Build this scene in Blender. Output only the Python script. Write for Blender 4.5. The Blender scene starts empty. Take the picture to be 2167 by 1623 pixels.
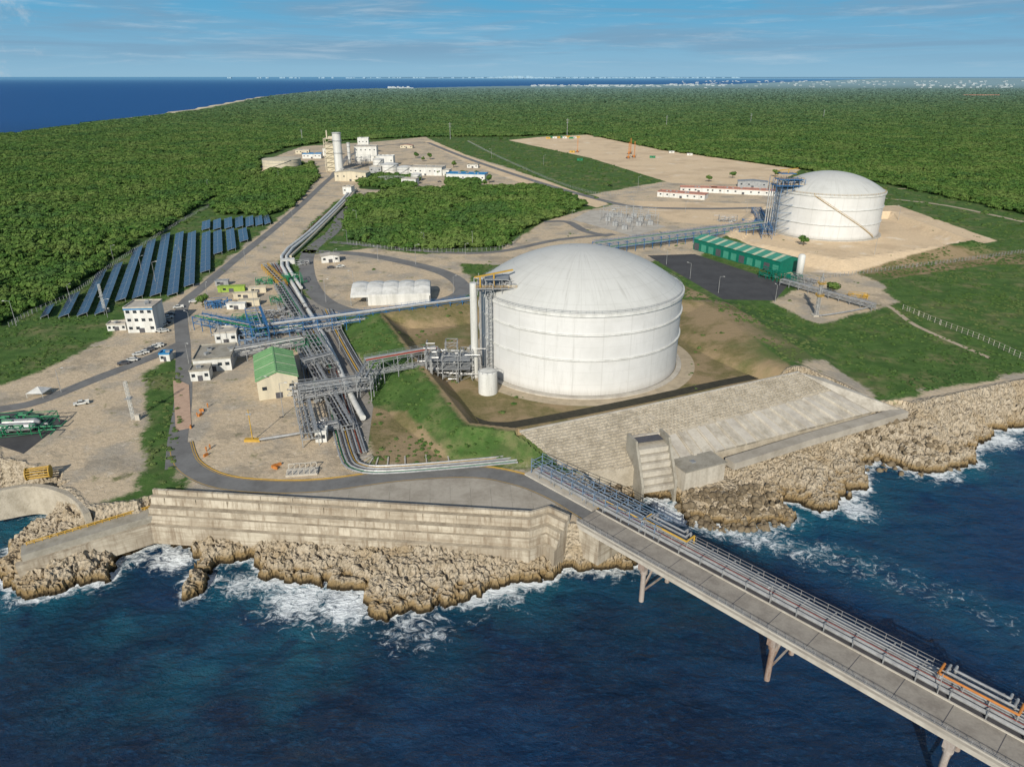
import bpy, math, random, bmesh
import numpy as np
from mathutils import Vector, Matrix
random.seed(7); rng=np.random.default_rng(7)
sc=bpy.context.scene; COL=sc.collection
# ---- surveyed camera (photogrammetric solve) ----
F=1504.; TH=math.radians(23.36); CT=math.cos(TH); ST=math.sin(TH); H=107.
SEA=-13.
def G(u,v,z=0.):
    yi=(811.5-v)/F; zc=-ST+yi*CT; yc=CT+yi*ST; t=(z-H)/zc
    return ((u-1083.5)/F*t, yc*t, z)
def G2(u,v,z=0.): return G(u,v,z)[:2]
cam=bpy.data.cameras.new('camera'); cam.sensor_width=36; cam.lens=36*F/2167; cam.clip_start=1; cam.clip_end=300000
co=bpy.data.objects.new('camera',cam); co.location=(0,0,H); co.rotation_euler=(math.pi/2-TH,0,0); COL.objects.link(co); sc.camera=co
sc.view_settings.view_transform='Standard'; sc.view_settings.look='None'; sc.view_settings.exposure=0
# ---- light ----
AZ=math.radians(13); EL=math.radians(28)
d=Vector((math.sin(AZ)*math.cos(EL),math.cos(AZ)*math.cos(EL),-math.sin(EL)))
sl=bpy.data.lights.new('sun','SUN'); sl.energy=4.9; sl.angle=math.radians(.5); sl.color=(1,.935,.82)
so=bpy.data.objects.new('sun',sl); so.rotation_euler=d.to_track_quat('-Z','Y').to_euler(); so.location=(0,0,300); COL.objects.link(so)
# ---- node helpers ----
class N:
    def __init__(s,nt): s.nt=nt
    def n(s,t,**k):
        x=s.nt.nodes.new(t)
        for a,b in k.items(): setattr(x,a,b)
        return x
    def l(s,a,b): s.nt.links.new(a,b)
    def m(s,op,a,b=0.,c=None,clamp=False):
        x=s.nt.nodes.new('ShaderNodeMath'); x.operation=op; x.use_clamp=clamp
        for i,q in enumerate((a,b,c)):
            if q is None: continue
            if isinstance(q,bpy.types.NodeSocket): s.nt.links.new(q,x.inputs[i])
            else: x.inputs[i].default_value=q
        return x.outputs[0]
    def mix(s,f,a,b,bt='MIX'):
        x=s.nt.nodes.new('ShaderNodeMix'); x.data_type='RGBA'; x.blend_type=bt
        for i,q in ((0,f),(6,a),(7,b)):
            if isinstance(q,bpy.types.NodeSocket): s.nt.links.new(q,x.inputs[i])
            else: x.inputs[i].default_value=(q if i==0 else (*q,1) if len(q)==3 else q)
        return x.outputs[2]
    def noise(s,vec,scale,detail=4,rough=.6,dist=0.):
        x=s.n('ShaderNodeTexNoise'); x.inputs['Scale'].default_value=scale; x.inputs['Detail'].default_value=detail
        x.inputs['Roughness'].default_value=rough; x.inputs['Distortion'].default_value=dist
        if vec is not None: s.l(vec,x.inputs['Vector'])
        return x.outputs['Fac']
    def mr(s,v,a,b,c=0.,d=1.):
        x=s.nt.nodes.new('ShaderNodeMapRange'); x.interpolation_type='SMOOTHSTEP'
        s.l(v,x.inputs[0])
        for i,q in enumerate((a,b,c,d)): x.inputs[i+1].default_value=q
        return x.outputs[0]
    def attr(s,name): return s.n('ShaderNodeAttribute',attribute_name=name).outputs['Fac']
    def bump(s,h,dist=.2,st=1.,nrm=None):
        x=s.n('ShaderNodeBump'); x.inputs['Distance'].default_value=dist; x.inputs['Strength'].default_value=st
        s.l(h,x.inputs['Height'])
        if nrm: s.l(nrm,x.inputs['Normal'])
        return x.outputs[0]
def newmat(name):
    m=bpy.data.materials.new(name); m.use_nodes=True; nt=m.node_tree; nt.nodes.clear(); k=N(nt)
    o=k.n('ShaderNodeOutputMaterial'); b=k.n('ShaderNodeBsdfPrincipled'); k.l(b.outputs[0],o.inputs[0])
    return m,k,b
def mat(name,c,c2=None,scale=.5,rough=.75,metal=0.,bump=0.,bs=3.,streak=False,spec=.3):
    m,k,b=newmat(name)
    c2=c2 or tuple(x*.72 for x in c)
    pos=k.n('ShaderNodeNewGeometry').outputs['Position']
    if streak:
        mp=k.n('ShaderNodeMapping'); k.l(pos,mp.inputs[0]); mp.inputs['Scale'].default_value=(1,1,.12); v=mp.outputs[0]
    else: v=pos
    f=k.mr(k.noise(v,scale,6,.65),.38,.68)
    f2=k.mr(k.noise(pos,scale*7,3,.6),.3,.7)
    f=k.m('ADD',k.m('MULTIPLY',f,.7),k.m('MULTIPLY',f2,.3))
    k.l(k.mix(f,c,c2),b.inputs['Base Color']); b.inputs['Roughness'].default_value=rough; b.inputs['Metallic'].default_value=metal
    b.inputs['Specular IOR Level'].default_value=spec
    if bump: k.l(k.bump(k.noise(pos,bs,5,.7),bump),b.inputs['Normal'])
    return m
MWHITE=mat('white_paint',(.64,.64,.61),(.44,.44,.41),.3,.5,streak=True)
MCREAM=mat('cream_paint',(.56,.50,.37),(.42,.38,.29),.3,.7,streak=True)
MGREY=mat('grey_steel',(.34,.35,.35),(.2,.21,.22),.6,.5,.2)
MDARK=mat('dark_steel',(.09,.09,.1),None,1,.5)
MSILV=mat('silver_pipe_cladding',(.46,.46,.45),(.28,.28,.28),.5,.42,.4)
MBLUE=mat('blue_steel',(.04,.15,.33),(.025,.10,.23),.5,.5)
MBLUEG=mat('blue_grey_steel',(.18,.25,.34),(.11,.16,.23),.5,.5)
MGREENP=mat('green_painted_steel',(.02,.20,.09),(.02,.14,.06),.5,.5)
MYEL=mat('yellow_paint',(.5,.31,.05),(.38,.23,.04),.7,.6)
MORA=mat('orange_paint',(.5,.2,.05),(.4,.15,.04),.7,.6)
MRED=mat('red_paint',(.3,.06,.04),(.22,.05,.03),.7,.6)
MGROOF=mat('green_roof_sheet',(.2,.38,.17),(.14,.29,.12),.4,.6)
MTEAL=mat('teal_green_cladding',(.005,.15,.10),(.005,.11,.075),.4,.5)
MTEALR=mat('teal_roof',(.06,.28,.2),(.05,.22,.15),.4,.5)
MPALE=mat('pale_green_skylight',(.5,.54,.38),None,.5,.5)
MTREAD=mat('stained_concrete_tread',(.38,.33,.25),(.2,.165,.12),.25,.95,bump=.06,bs=2)
MCONC=mat('weathered_concrete',(.34,.32,.27),(.21,.19,.15),.22,.9,bump=.05,bs=2)
MCONCL=mat('light_concrete',(.48,.45,.39),(.33,.30,.255),.15,.9,bump=.05)
MAPR=mat('worn_apron_concrete',(.40,.365,.305),(.27,.24,.195),.12,.9,bump=.04)
MSLAB=mat('pale_concrete_slab',(.50,.465,.395),(.28,.25,.2),.16,.9,bump=.04,streak=True)
MASPH=mat('asphalt',(.19,.19,.185),(.13,.128,.124),.12,.9,bump=.02)
MASPHD=mat('dark_asphalt',(.075,.075,.077),(.05,.05,.052),.1,.9,bump=.02)
MGLASS=mat('window_glass',(.02,.03,.04),None,1,.12,spec=.6)
MREDR=mat('red_roof_tile',(.42,.22,.17),(.32,.15,.11),.5,.8)
MTRUNK=mat('bark',(.12,.09,.06),None,2,.9)
MWIN=mat('blue_trim',(.03,.2,.42),None,1,.5)
MPINK=mat('pink_paving',(.5,.35,.25),(.38,.26,.19),.5,.9,bump=.05)
MRUST=mat('rusty_marine_pile',(.36,.33,.3),(.18,.1,.06),.4,.85,streak=True)
MTYRE=mat('tyre_rubber',(.02,.02,.02),None,1,.9)
MBOULD=mat('boulder_stone',(.22,.175,.115),(.085,.065,.04),.5,.95,bump=.25,bs=1.5)
MARM=mat('armour_block_stone',(.45,.405,.325),(.29,.255,.195),.3,.95,bump=.15,bs=2)
MTRK=mat('dirt_track',(.44,.365,.26),(.31,.26,.185),.3,.95,bump=.05)
m,k,b=newmat('stained_sea_wall'); pos=k.n('ShaderNodeNewGeometry').outputs['Position']
mp=k.n('ShaderNodeMapping'); k.l(pos,mp.inputs[0]); mp.inputs['Scale'].default_value=(1.2,.6,.1)
mp2=k.n('ShaderNodeMapping'); k.l(pos,mp2.inputs[0]); mp2.inputs['Scale'].default_value=(.06,.06,1.3)
dr=k.mr(k.noise(mp.outputs[0],.8,6,.7),.45,.7); hb=k.mr(k.noise(mp2.outputs[0],1.,7,.7),.46,.66)
c=k.mix(k.mr(k.noise(pos,.12,6,.7),.4,.62),(.47,.42,.33),(.31,.265,.2)); c=k.mix(k.m('MULTIPLY',hb,.55),c,(.2,.155,.105)); c=k.mix(k.m('MULTIPLY',dr,.75),c,(.17,.125,.08))
k.l(c,b.inputs['Base Color']); b.inputs['Roughness'].default_value=.92; k.l(k.bump(k.noise(pos,2.,5,.7),.05),b.inputs['Normal']); MSWALL=m
def solar_mat():
    m,k,b=newmat('solar_cells')
    uv=k.n('ShaderNodeUVMap').outputs[0]
    br=k.n('ShaderNodeTexBrick'); k.l(uv,br.inputs['Vector']); br.offset=0
    for a,v in (('Color1',(.012,.02,.055,1)),('Color2',(.018,.03,.075,1)),('Mortar',(.14,.16,.2,1)),('Scale',1.),('Mortar Size',.035),('Brick Width',1.),('Row Height',1.)):
        br.inputs[a].default_value=v
    k.l(br.outputs[0],b.inputs['Base Color']); b.inputs['Roughness'].default_value=.22; b.inputs['Specular IOR Level'].default_value=.5
    return m
MSOLAR=solar_mat()
def tank_mat(name,dome,nseg,c1,c2):
    m,k,b=newmat(name)
    oc=k.n('ShaderNodeTexCoord').outputs['Object']; sp=k.n('ShaderNodeSeparateXYZ'); k.l(oc,sp.inputs[0])
    ang=k.m('ARCTAN2',sp.outputs[1],sp.outputs[0]); a=k.m('FRACT',k.m('MULTIPLY',ang,nseg/6.28318))
    seam=k.m('LESS_THAN',k.m('ABSOLUTE',k.m('SUBTRACT',a,.5)),.022)
    r=k.m('SQRT',k.m('ADD',k.m('POWER',sp.outputs[0],2.),k.m('POWER',sp.outputs[1],2.)))
    q=k.m('FRACT',k.m('MULTIPLY',r if dome else sp.outputs[2],.19 if dome else .21))
    seam=k.m('MAXIMUM',seam,k.m('LESS_THAN',q,.035))
    cv=k.n('ShaderNodeCombineXYZ'); k.l(k.m('MULTIPLY',ang,18.),cv.inputs[0]); k.l(k.m('MULTIPLY',r if dome else sp.outputs[2],.05),cv.inputs[1])
    st=k.mr(k.noise(cv.outputs[0],1.0,8,.75),.45,.75)
    bl=k.mr(k.noise(oc,.06,6,.65),.4,.7)
    f=k.m('MAXIMUM',k.m('MULTIPLY',st,.8),k.m('MULTIPLY',bl,.5))
    f=k.m('ADD',f,k.m('MULTIPLY',seam,.35),clamp=True)
    col=k.mix(f,c1,c2)
    if not dome:
        low=k.m('MULTIPLY',k.mr(sp.outputs[2],0.,3.5,.8,0.),k.noise(cv.outputs[0],6.,5,.7)); col=k.mix(low,col,(.2,.17,.12))
        rs=k.m('MULTIPLY',k.mr(k.noise(cv.outputs[0],5.,6,.7),.58,.74),.5); col=k.mix(rs,col,(.40,.37,.30))
    k.l(col,b.inputs['Base Color']); b.inputs['Roughness'].default_value=.6; b.inputs['Specular IOR Level'].default_value=.2
    return m
MTW=tank_mat('tank_wall_paint',False,24,(.60,.60,.585),(.465,.465,.445)); MTD=tank_mat('tank_dome_paint',True,40,(.52,.525,.50),(.385,.385,.36))
# ---- mesh builder ----
class MB:
    def __init__(s): s.v=[];s.f=[];s.m=[];s.k=0
    def add(s,vs,fs):
        o=len(s.v); s.v+=[tuple(p) for p in vs]; s.f+=[tuple(i+o for i in f) for f in fs]; s.m+=[s.k]*len(fs); return s
    def box(s,c,sz,rz=0.):
        cr,sr=math.cos(rz),math.sin(rz); vs=[]
        for dz in (-.5,.5):
            for dx,dy in ((-.5,-.5),(.5,-.5),(.5,.5),(-.5,.5)):
                x,y=dx*sz[0],dy*sz[1]; vs.append((c[0]+x*cr-y*sr,c[1]+x*sr+y*cr,c[2]+dz*sz[2]))
        return s.add(vs,[(3,2,1,0),(4,5,6,7),(0,1,5,4),(1,2,6,5),(2,3,7,6),(3,0,4,7)])
    def frame(s,a,b):
        a=Vector(a);b=Vector(b);d=(b-a).normalized()
        up=Vector((0,0,1)) if abs(d.z)<.95 else Vector((1,0,0))
        x=d.cross(up).normalized(); y=x.cross(d).normalized(); return a,b,x,y
    def beam(s,a,b,w,h=None):
        h=h or w; a,b,x,y=s.frame(a,b)
        vs=[p+x*(i*w/2)+y*(j*h/2) for p in (a,b) for i,j in ((-1,-1),(1,-1),(1,1),(-1,1))]
        return s.add(vs,[(0,1,2,3),(7,6,5,4),(0,4,5,1),(1,5,6,2),(2,6,7,3),(3,7,4,0)])
    def cyl(s,a,b,r,n=8,r2=None):
        r2=r if r2 is None else r2; a,b,x,y=s.frame(a,b)
        vs=[p+(x*math.cos(t)+y*math.sin(t))*q for p,q in ((a,r),(b,r2)) for t in [6.28318*i/n for i in range(n)]]
        fs=[(i,i+n,(i+1)%n+n,(i+1)%n) for i in range(n)]+[tuple(range(n)),tuple(range(2*n-1,n-1,-1))]
        return s.add(vs,fs)
    def pipe(s,pts,r,n=8):
        for a,b in zip(pts[:-1],pts[1:]): s.cyl(a,b,r,n)
        return s
    def prism(s,poly,z0,z1):
        n=len(poly); vs=[(p[0],p[1],z0) for p in poly]+[(p[0],p[1],z1) for p in poly]
        return s.add(vs,[tuple(range(n-1,-1,-1)),tuple(range(n,2*n))]+[(i,(i+1)%n,(i+1)%n+n,i+n) for i in range(n)])
    def lathe(s,prof,n=96,cx=0,cy=0):
        vs=[(cx+r*math.cos(6.28318530718*i/n),cy+r*math.sin(6.28318530718*i/n),z) for r,z in prof for i in range(n)]
        fs=[(j*n+i,j*n+(i+1)%n,(j+1)*n+(i+1)%n,(j+1)*n+i) for j in range(len(prof)-1) for i in range(n)]
        return s.add(vs,fs)
    def mesh(s,name,mats,base=(0,0,0),smooth=False):
        me=bpy.data.meshes.new(name); bx,by,bz=base
        me.from_pydata([(x-bx,y-by,z-bz) for x,y,z in s.v],[],s.f)
        for q in (mats if isinstance(mats,(list,tuple)) else [mats]): me.materials.append(q)
        me.polygons.foreach_set('material_index',s.m)
        if smooth: me.polygons.foreach_set('use_smooth',[True]*len(s.f))
        me.update(); return me
def tag(o,label,cat=None,group=None,kind=None):
    if label:o['label']=label
    if cat:o['category']=cat
    if group:o['group']=group
    if kind:o['kind']=kind
def top(name,label,cat,loc=(0,0,0),rz=0,group=None):
    o=bpy.data.objects.new(name,None); o.location=loc; o.rotation_euler=(0,0,rz); o.empty_display_size=1; COL.objects.link(o); tag(o,label,cat,group); return o
def part(par,name,mb,mats,world=False,label=None,smooth=False,loc=None):
    base=tuple(par.location) if world else (0,0,0)
    o=bpy.data.objects.new(name,mb.mesh(name,mats,base,smooth)); o.parent=par; COL.objects.link(o)
    if loc:o.location=loc
    if label:o['label']=label
    return o
def single(name,mb,mats,label,cat,base=None,group=None,kind=None,smooth=False):
    if base is None: base=mb.v[0]
    o=bpy.data.objects.new(name,mb.mesh(name,mats,base,smooth)); o.location=base; COL.objects.link(o); tag(o,label,cat,group,kind); return o
def dup(t,loc,rz=0,label=None,scale=None):
    o=t.copy(); o.location=loc; o.rotation_euler=(0,0,rz); COL.objects.link(o)
    if scale:o.scale=scale
    if label:o['label']=label
    def rec(src,dst):
        for c in src.children:
            n=c.copy(); n.parent=dst; COL.objects.link(n); rec(c,n)
    rec(t,o); return o
# ---- numpy noise / sdf ----
TB=rng.random((256,256)); TB2=rng.random((256,256))
def vn(x,y,T=TB):
    xi=np.floor(x).astype(int); yi=np.floor(y).astype(int); fx=x-xi; fy=y-yi
    fx=fx*fx*(3-2*fx); fy=fy*fy*(3-2*fy); a=xi&255; b=yi&255; a1=(a+1)&255; b1=(b+1)&255
    return (T[a,b]*(1-fx)+T[a1,b]*fx)*(1-fy)+(T[a,b1]*(1-fx)+T[a1,b1]*fx)*fy
def fbm(x,y,o=4):
    r=0;a=.5
    for i in range(o): r=r+a*(vn(x+i*17.3,y+i*9.1)-.5); x=x*2.03;y=y*2.03;a*=.5
    return r
def ridged(x,y,o=4):
    r=0;a=.5
    for i in range(o): r=r+a*(1-np.abs(2*vn(x+i*11.3,y+i*5.1)-1)); x,y=x*1.7+y*.9,y*1.7-x*.9;a*=.55
    return r
def worley(x,y):
    xi=np.floor(x).astype(int); yi=np.floor(y).astype(int); d=np.full(x.shape,9.)
    d2=d.copy()
    for i in (-1,0,1):
        for j in (-1,0,1):
            a=(xi+i)&255;b=(yi+j)&255
            q=np.hypot(xi+i+TB[a,b]-x,yi+j+TB2[a,b]-y); d2=np.minimum(d2,np.maximum(d,q)); d=np.minimum(d,q)
    return d,d2
def sdf(poly,X,Y):
    P=np.array(poly,float)[:,:2]; n=len(P); D=np.full(X.shape,1e20); ins=np.zeros(X.shape,bool)
    for i in range(n):
        a=P[i];b=P[(i+1)%n];e=b-a; L=max(e@e,1e-9)
        wx=X-a[0];wy=Y-a[1]; t=np.clip((wx*e[0]+wy*e[1])/L,0,1)
        D=np.minimum(D,(wx-e[0]*t)**2+(wy-e[1]*t)**2)
        if a[1]!=b[1]:
            c=((a[1]>Y)!=(b[1]>Y))&(X<(b[0]-a[0])*(Y-a[1])/(b[1]-a[1])+a[0]); ins^=c
    D=np.sqrt(D); return np.where(ins,D,-D)
def pdist(pts,X,Y):
    D=np.full(X.shape,1e20)
    for a,b in zip(pts[:-1],pts[1:]):
        ex,ey=b[0]-a[0],b[1]-a[1]; L=ex*ex+ey*ey; t=np.clip(((X-a[0])*ex+(Y-a[1])*ey)/L,0,1)
        D=np.minimum(D,np.hypot(X-a[0]-ex*t,Y-a[1]-ey*t))
    return D
def px(l,z=0.): return [G2(u,v,z) for u,v in l]
sst=lambda x:(lambda t:t*t*(3-2*t))(np.clip(x,0,1))
# ---- survey polygons ----
coast=px([(0,1062),(60,1066),(115,1082),(150,1102),(70,1138),(28,1160),(5,1200),(0,1240),(30,1264),(80,1262),(150,1240),(215,1225),(245,1190),(300,1165),(335,1150),(400,1160),(418,1195),(393,1240),(392,1268),(430,1250),(475,1195),(535,1180),(560,1222),(610,1242),(690,1236),(760,1255),(800,1308),(860,1300),(950,1280),(1050,1250),(1100,1226),(1200,1216),(1290,1215),(1345,1195),(1325,1150),(1300,1105),(1325,1062),(1385,1050),(1425,1062),(1450,1098),(1500,1108),(1560,1115),(1640,1107),(1690,1098),(1650,1078),(1640,1050),(1690,1064),(1740,1085),(1775,1060),(1830,1025),(1828,985),(1860,978),(1900,990),(1960,1003),(2020,990),(2070,985),(2045,955),(2095,938),(2100,912),(2150,908),(2200,898),(2500,860)],SEA)
farc=px([(1540,179.5),(1300,180.5),(1130,183),(1000,185),(850,188.5),(690,193),(600,201),(525,211),(400,235),(250,256),(100,278),(0,291)],-6.)
coast=coast+[(700,260),(3000,900),(90000,9000),(90000,60000),(30000,60000)]+farc+[(-1150,1500),(-1000,900),(-700,500),(-350,300),(-190,205)]
plat=px([(0,1030),(80,1020),(150,1034),(188,1070),(260,1062),(325,1058),(700,1078),(1120,1103),(1165,1088),(1205,1108),(1262,1105),(1275,1060),(1235,1000),(1150,960),(1112,930),(1400,872),(1695,800),(1780,820),(1860,850),(1930,850),(2000,835),(2167,800),(2500,760)])+[(900,330),(90000,12000),(90000,90000),(-90000,90000),(-90000,400),(-400,260),(-180,225)]
cleared=px([(-300,790),(0,690),(60,660),(150,620),(250,545),(370,470),(430,430),(500,392),(550,365),(545,335),(600,315),(700,300),(900,290),(1080,290),(1230,283),(1400,318),(1700,360),(1880,392),(2167,455),(2700,560)])+[(3000,600),(3000,-500),(-2000,-500)]
isl=[px([(738,425),(830,406),(1000,399),(1130,397),(1200,412),(1240,430),(1225,448),(1150,470),(1090,500),(1060,525),(860,530),(735,508),(730,480)]),
 px([(440,440),(500,392),(560,368),(600,348),(668,348),(672,380),(640,412),(620,440),(560,458),(470,455)]),
 px([(762,378),(820,372),(885,378),(880,398),(800,402),(760,400)]),px([(940,375),(985,370),(1012,390),(1000,402),(945,398)])]
dirt=[px([(-200,830),(0,815),(120,770),(235,715),(245,680),(345,640),(420,600),(560,485),(690,385),(740,400),(650,480),(585,560),(700,690),(790,800),(770,870),(790,975),(800,1100),(500,1100),(400,1000),(372,1020),(400,760),(365,762),(300,790),(310,850),(292,1040),(190,1080),(80,1030),(-200,1010)]),
 px([(650,540),(780,525),(960,545),(1000,600),(960,660),(780,668),(690,672),(630,600)]),
 px([(720,520),(860,540),(1050,532),(1150,470),(1180,455),(1330,430),(1620,440),(1560,500),(1480,542),(1300,560),(1000,560)]),
 px([(545,365),(560,340),(640,310),(800,300),(900,290),(960,320),(1090,360),(1150,395),(1030,410),(880,400),(740,425),(690,420),(620,445),(600,440),(680,350)]),
 px([(1630,640),(1700,600),(1600,560),(1700,540),(1850,590),(1900,640),(1800,672),(1730,685)]),
 px([(1250,412),(1400,385),(1650,380),(1680,440),(1330,445)]),
 px([(400,1000),(800,985),(1250,1000),(1250,1120),(400,1100)]),
 px([(1860,850),(1940,830),(2167,790),(2500,740),(2500,860),(2167,900),(1930,900)]),
 px([(1740,770),(1840,830),(1870,870),(1760,830),(1690,795)])]
pale=[px([(1075,297),(1150,290),(1280,284),(1480,318),(1700,356),(1640,392),(1420,388),(1250,335)]),
 px([(895,300),(915,298),(1010,338),(1150,380),(1290,432),(1262,440),(1110,390),(1000,350)]),
 px([(1500,500),(1560,440),(1900,435),(2110,510),(1800,580),(1700,575)]),px([(1330,425),(1620,432),(1560,480),(1420,470)])]
CZ=6.
PIT1=[(800,662),(985,898),(1110,912),(1690,788),(1500,640),(1180,600)]
pit1=[G2(u,v,CZ) for u,v in PIT1]; PIT2=px([(1535,502),(1782,548),(2060,510),(1895,448),(1620,436)],5.)
brown=[pit1,px([(770,860),(860,880),(960,985),(790,985)]),px([(1600,560),(1700,540),(2167,530),(2300,560),(2100,560),(1750,610)]),px([(1440,600),(1520,640),(1700,760),(1760,800),(1690,800),(1420,640)])]
stream=px([(1385,1058),(1425,1095),(1600,1140),(1800,1190),(1990,1260),(2200,1350)],SEA)
C_=[Vector(G(1100,914,CZ)),Vector(G(1335,866,CZ)),Vector(G(1690,788,CZ))]
T_=[Vector(G(1215,1008,-3)),Vector(G(1400,984,-3)),Vector(G(1845,872,-2.2))]
dikepoly=[(p.x,p.y) for p in C_]+[G2(1905,866,-1)]+[(p.x,p.y) for p in T_[::-1]]
pathpts=[Vector(G(1545,976,-3)),Vector(G(1700,928,-2.6)),Vector(G(1912,868,-1.))]
intk=px([(1325,1050),(1450,1055),(1570,1035),(1555,990),(1420,990),(1340,990)],-6)
def berm(X,Y,poly,zc,sin_,sout):
    n=len(poly); Wt=0; si=0; so_=0; D=np.full(X.shape,1e20)
    for i in range(n):
        a,b=poly[i],poly[(i+1)%n]; q=pdist([a,b],X,Y); w=1/(q+.5)**4
        Wt=Wt+w; si=si+w*sin_[i]; so_=so_+w*sout[i]; D=np.minimum(D,q)
    ins=sdf(poly,X,Y)>0; q=np.maximum(D-1.5,0)
    return np.where(ins,np.maximum(zc-q*si/Wt,0.),zc-q*so_/Wt)
def coastd(X,Y):
    dc=sdf(coast,X,Y); near=(np.hypot(X,Y)<900)
    return dc+np.where(near,fbm(X/8,Y/8,4)*7+fbm(X/2.,Y/2.,3)*4.,0)
def height(X,Y,dc,dp):
    s=np.clip(dc,0,None)/(np.clip(dc,0,None)+np.clip(-dp,0,None)+.01)
    zt=-4.8+sst((X-15)/35)*5.8+sst((-X-104)/8)*4
    w3,w4=worley(X/1.7+5,Y/1.7); w5,w6=worley(X/6.5+3+fbm(X/3,Y/3,2),Y/5)
    jag=(ridged(X/5,Y/5,3)-.5)*1.0+(ridged(X/1.6+9,Y/1.6,3)-.5)*1.15-1.0*np.exp(-(w3/.26)**2)-1.3*np.exp(-((w6-w5)/.07)**2)+(rng.random(X.shape)-.5)*.45
    base=-12.9+2.7*sst(dc/.7)+s**1.1*(zt+10.4)
    q=1.5; tb=base+fbm(X/11,Y/11,3)*2.6; fr_=tb/q-np.floor(tb/q); st_=np.floor(tb/q)*q+q*sst((fr_-.82)/.18)
    rock=.2*base+.8*st_+jag*sst((dc+.3)/1.2)*(.35+.65*sst(-dp/3)); rock=np.where(dc>1.2,np.maximum(rock,-12.5),rock)
    rock=np.where(dc<0,-13.1+dc*1.1+jag*.5,rock); rock=np.maximum(rock,-24)
    t=sst((dp+2.2)/2.2); h=rock*(1-t); near=Y<700
    h=np.where(near&(dp>-1.),np.maximum(h,berm(X,Y,pit1,CZ,[.8,1.5,1.7,.2,.3,.3],[.34,.8,.36,.16,.3,.5])),h)
    h=np.where(near&(dp>0),np.maximum(h,berm(X,Y,PIT2,5.,[.8]*5,[.35,.35,.4,.3,.5])),h)
    ind=sdf(dikepoly,X,Y); dC=pdist(C_,X,Y); dT=pdist(T_,X,Y); hd=CZ-(CZ+3)*dC/(dC+dT+.01)-1.3
    h=np.where(ind>-1.5,np.minimum(h,hd),h)
    dpa=pdist(pathpts,X,Y); h=np.where((dpa<6),np.minimum(h,-3.6+sst((dpa-2.5)/4)*2.5),h)
    di=sdf(intk,X,Y); h=np.where(di>-3,np.minimum(h,-9.-np.clip(di,-3,0)*2.2+jag*.3),h)
    return h
def axis(a,b,st,gr,lo,hi):
    c=list(np.arange(a,b,st)); s=st;x=c[-1]
    while x<hi: s*=gr; x+=s; c.append(x)
    s=st;x=a;L=[]
    while x>lo: s*=gr; x-=s; L.append(x)
    return np.array(L[::-1]+c)
def gridmesh(name,xs,ys,Z,attrs,mt,smooth):
    nx,ny=len(xs),len(ys); X,Y=np.meshgrid(xs,ys)
    co_=np.stack([X.ravel(),Y.ravel(),Z.ravel()],1).astype(np.float32)
    i=np.arange(nx-1);j=np.arange(ny-1); I,J=np.meshgrid(i,j); a=(J*nx+I).ravel()
    q=np.stack([a,a+1,a+1+nx,a+nx],1).astype(np.int32)
    me=bpy.data.meshes.new(name); me.vertices.add(len(co_)); me.vertices.foreach_set('co',co_.ravel())
    me.loops.add(q.size); me.loops.foreach_set('vertex_index',q.ravel())
    me.polygons.add(len(q)); me.polygons.foreach_set('loop_start',np.arange(0,q.size,4,dtype=np.int32)); me.polygons.foreach_set('loop_total',np.full(len(q),4,np.int32))
    me.update(calc_edges=True)
    for k_,v_ in attrs.items():
        A=me.attributes.new(k_,'FLOAT','POINT'); A.data.foreach_set('value',v_.ravel().astype(np.float32))
    me.materials.append(mt); me.polygons.foreach_set('use_smooth',[smooth]*len(q))
    o=bpy.data.objects.new(name,me); COL.objects.link(o); o['kind']='structure'; return o
def mx(l,X,Y):
    r=None
    for p in l:
        q=sdf(p,X,Y); r=q if r is None else np.maximum(r,q)
    return r
def forest_sd(X,Y,dc): return np.maximum(np.minimum(dc-8-22*sst((Y-800)/400)-50*sst((Y-1800)/600),-sdf(cleared,X,Y)),mx(isl,X,Y))
xs=axis(-150,200,.52,1.045,-80000,80000); ys=axis(122,258,.52,1.021,95,90000)
X,Y=np.meshgrid(xs,ys)
dc=coastd(X,Y); dp=np.minimum(sdf(plat,X,Y),dc-3)
Zg=height(X,Y,dc,dp)
cl=lambda a:np.clip(a,-400,400)
at={'sd_plat':cl(dp),'sd_dirt':cl(mx(dirt,X,Y)),'sd_pale':cl(mx(pale,X,Y)),'sd_brown':cl(mx(brown,X,Y)),'sd_forest':cl(forest_sd(X,Y,dc)),'sd_coast':cl(dc)}
m,k,b=newmat('ground_cover'); pos=k.n('ShaderNodeNewGeometry').outputs['Position']; sp=k.n('ShaderNodeSeparateXYZ'); k.l(pos,sp.inputs[0])
nA=k.noise(pos,.05,7,.65); nB=k.noise(pos,.6,6,.7); nC=k.noise(pos,.012,6,.6); nD=k.noise(pos,3.,4,.7)
edge=k.m('ADD',k.m('MULTIPLY',k.m('SUBTRACT',nA,.5),16.),k.m('MULTIPLY',k.m('SUBTRACT',nB,.5),7.))
edge2=k.m('ADD',k.m('MULTIPLY',k.m('SUBTRACT',nA,.5),5.),k.m('MULTIPLY',k.m('SUBTRACT',nB,.5),3.))
green=k.mix(k.mr(nB,.35,.68),(.058,.122,.028),(.10,.165,.046))
green=k.mix(k.m('MULTIPLY',k.mr(nA,.48,.66),.7),green,(.21,.19,.095)); green=k.mix(k.m('MULTIPLY',k.mr(k.noise(pos,.15,5,.7),.46,.58),.6),green,(.036,.08,.02))
forest=k.mix(k.mr(nC,.35,.65),(.035,.075,.018),(.06,.10,.03))
di=k.mix(k.mr(nB,.35,.7),(.58,.47,.33),(.44,.355,.245)); di=k.mix(k.m('MULTIPLY',k.mr(nA,.46,.62),.8),di,(.33,.30,.25)); di=k.mix(k.mr(k.noise(pos,.11,5,.7),.58,.7),di,(.18,.18,.085))
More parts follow.
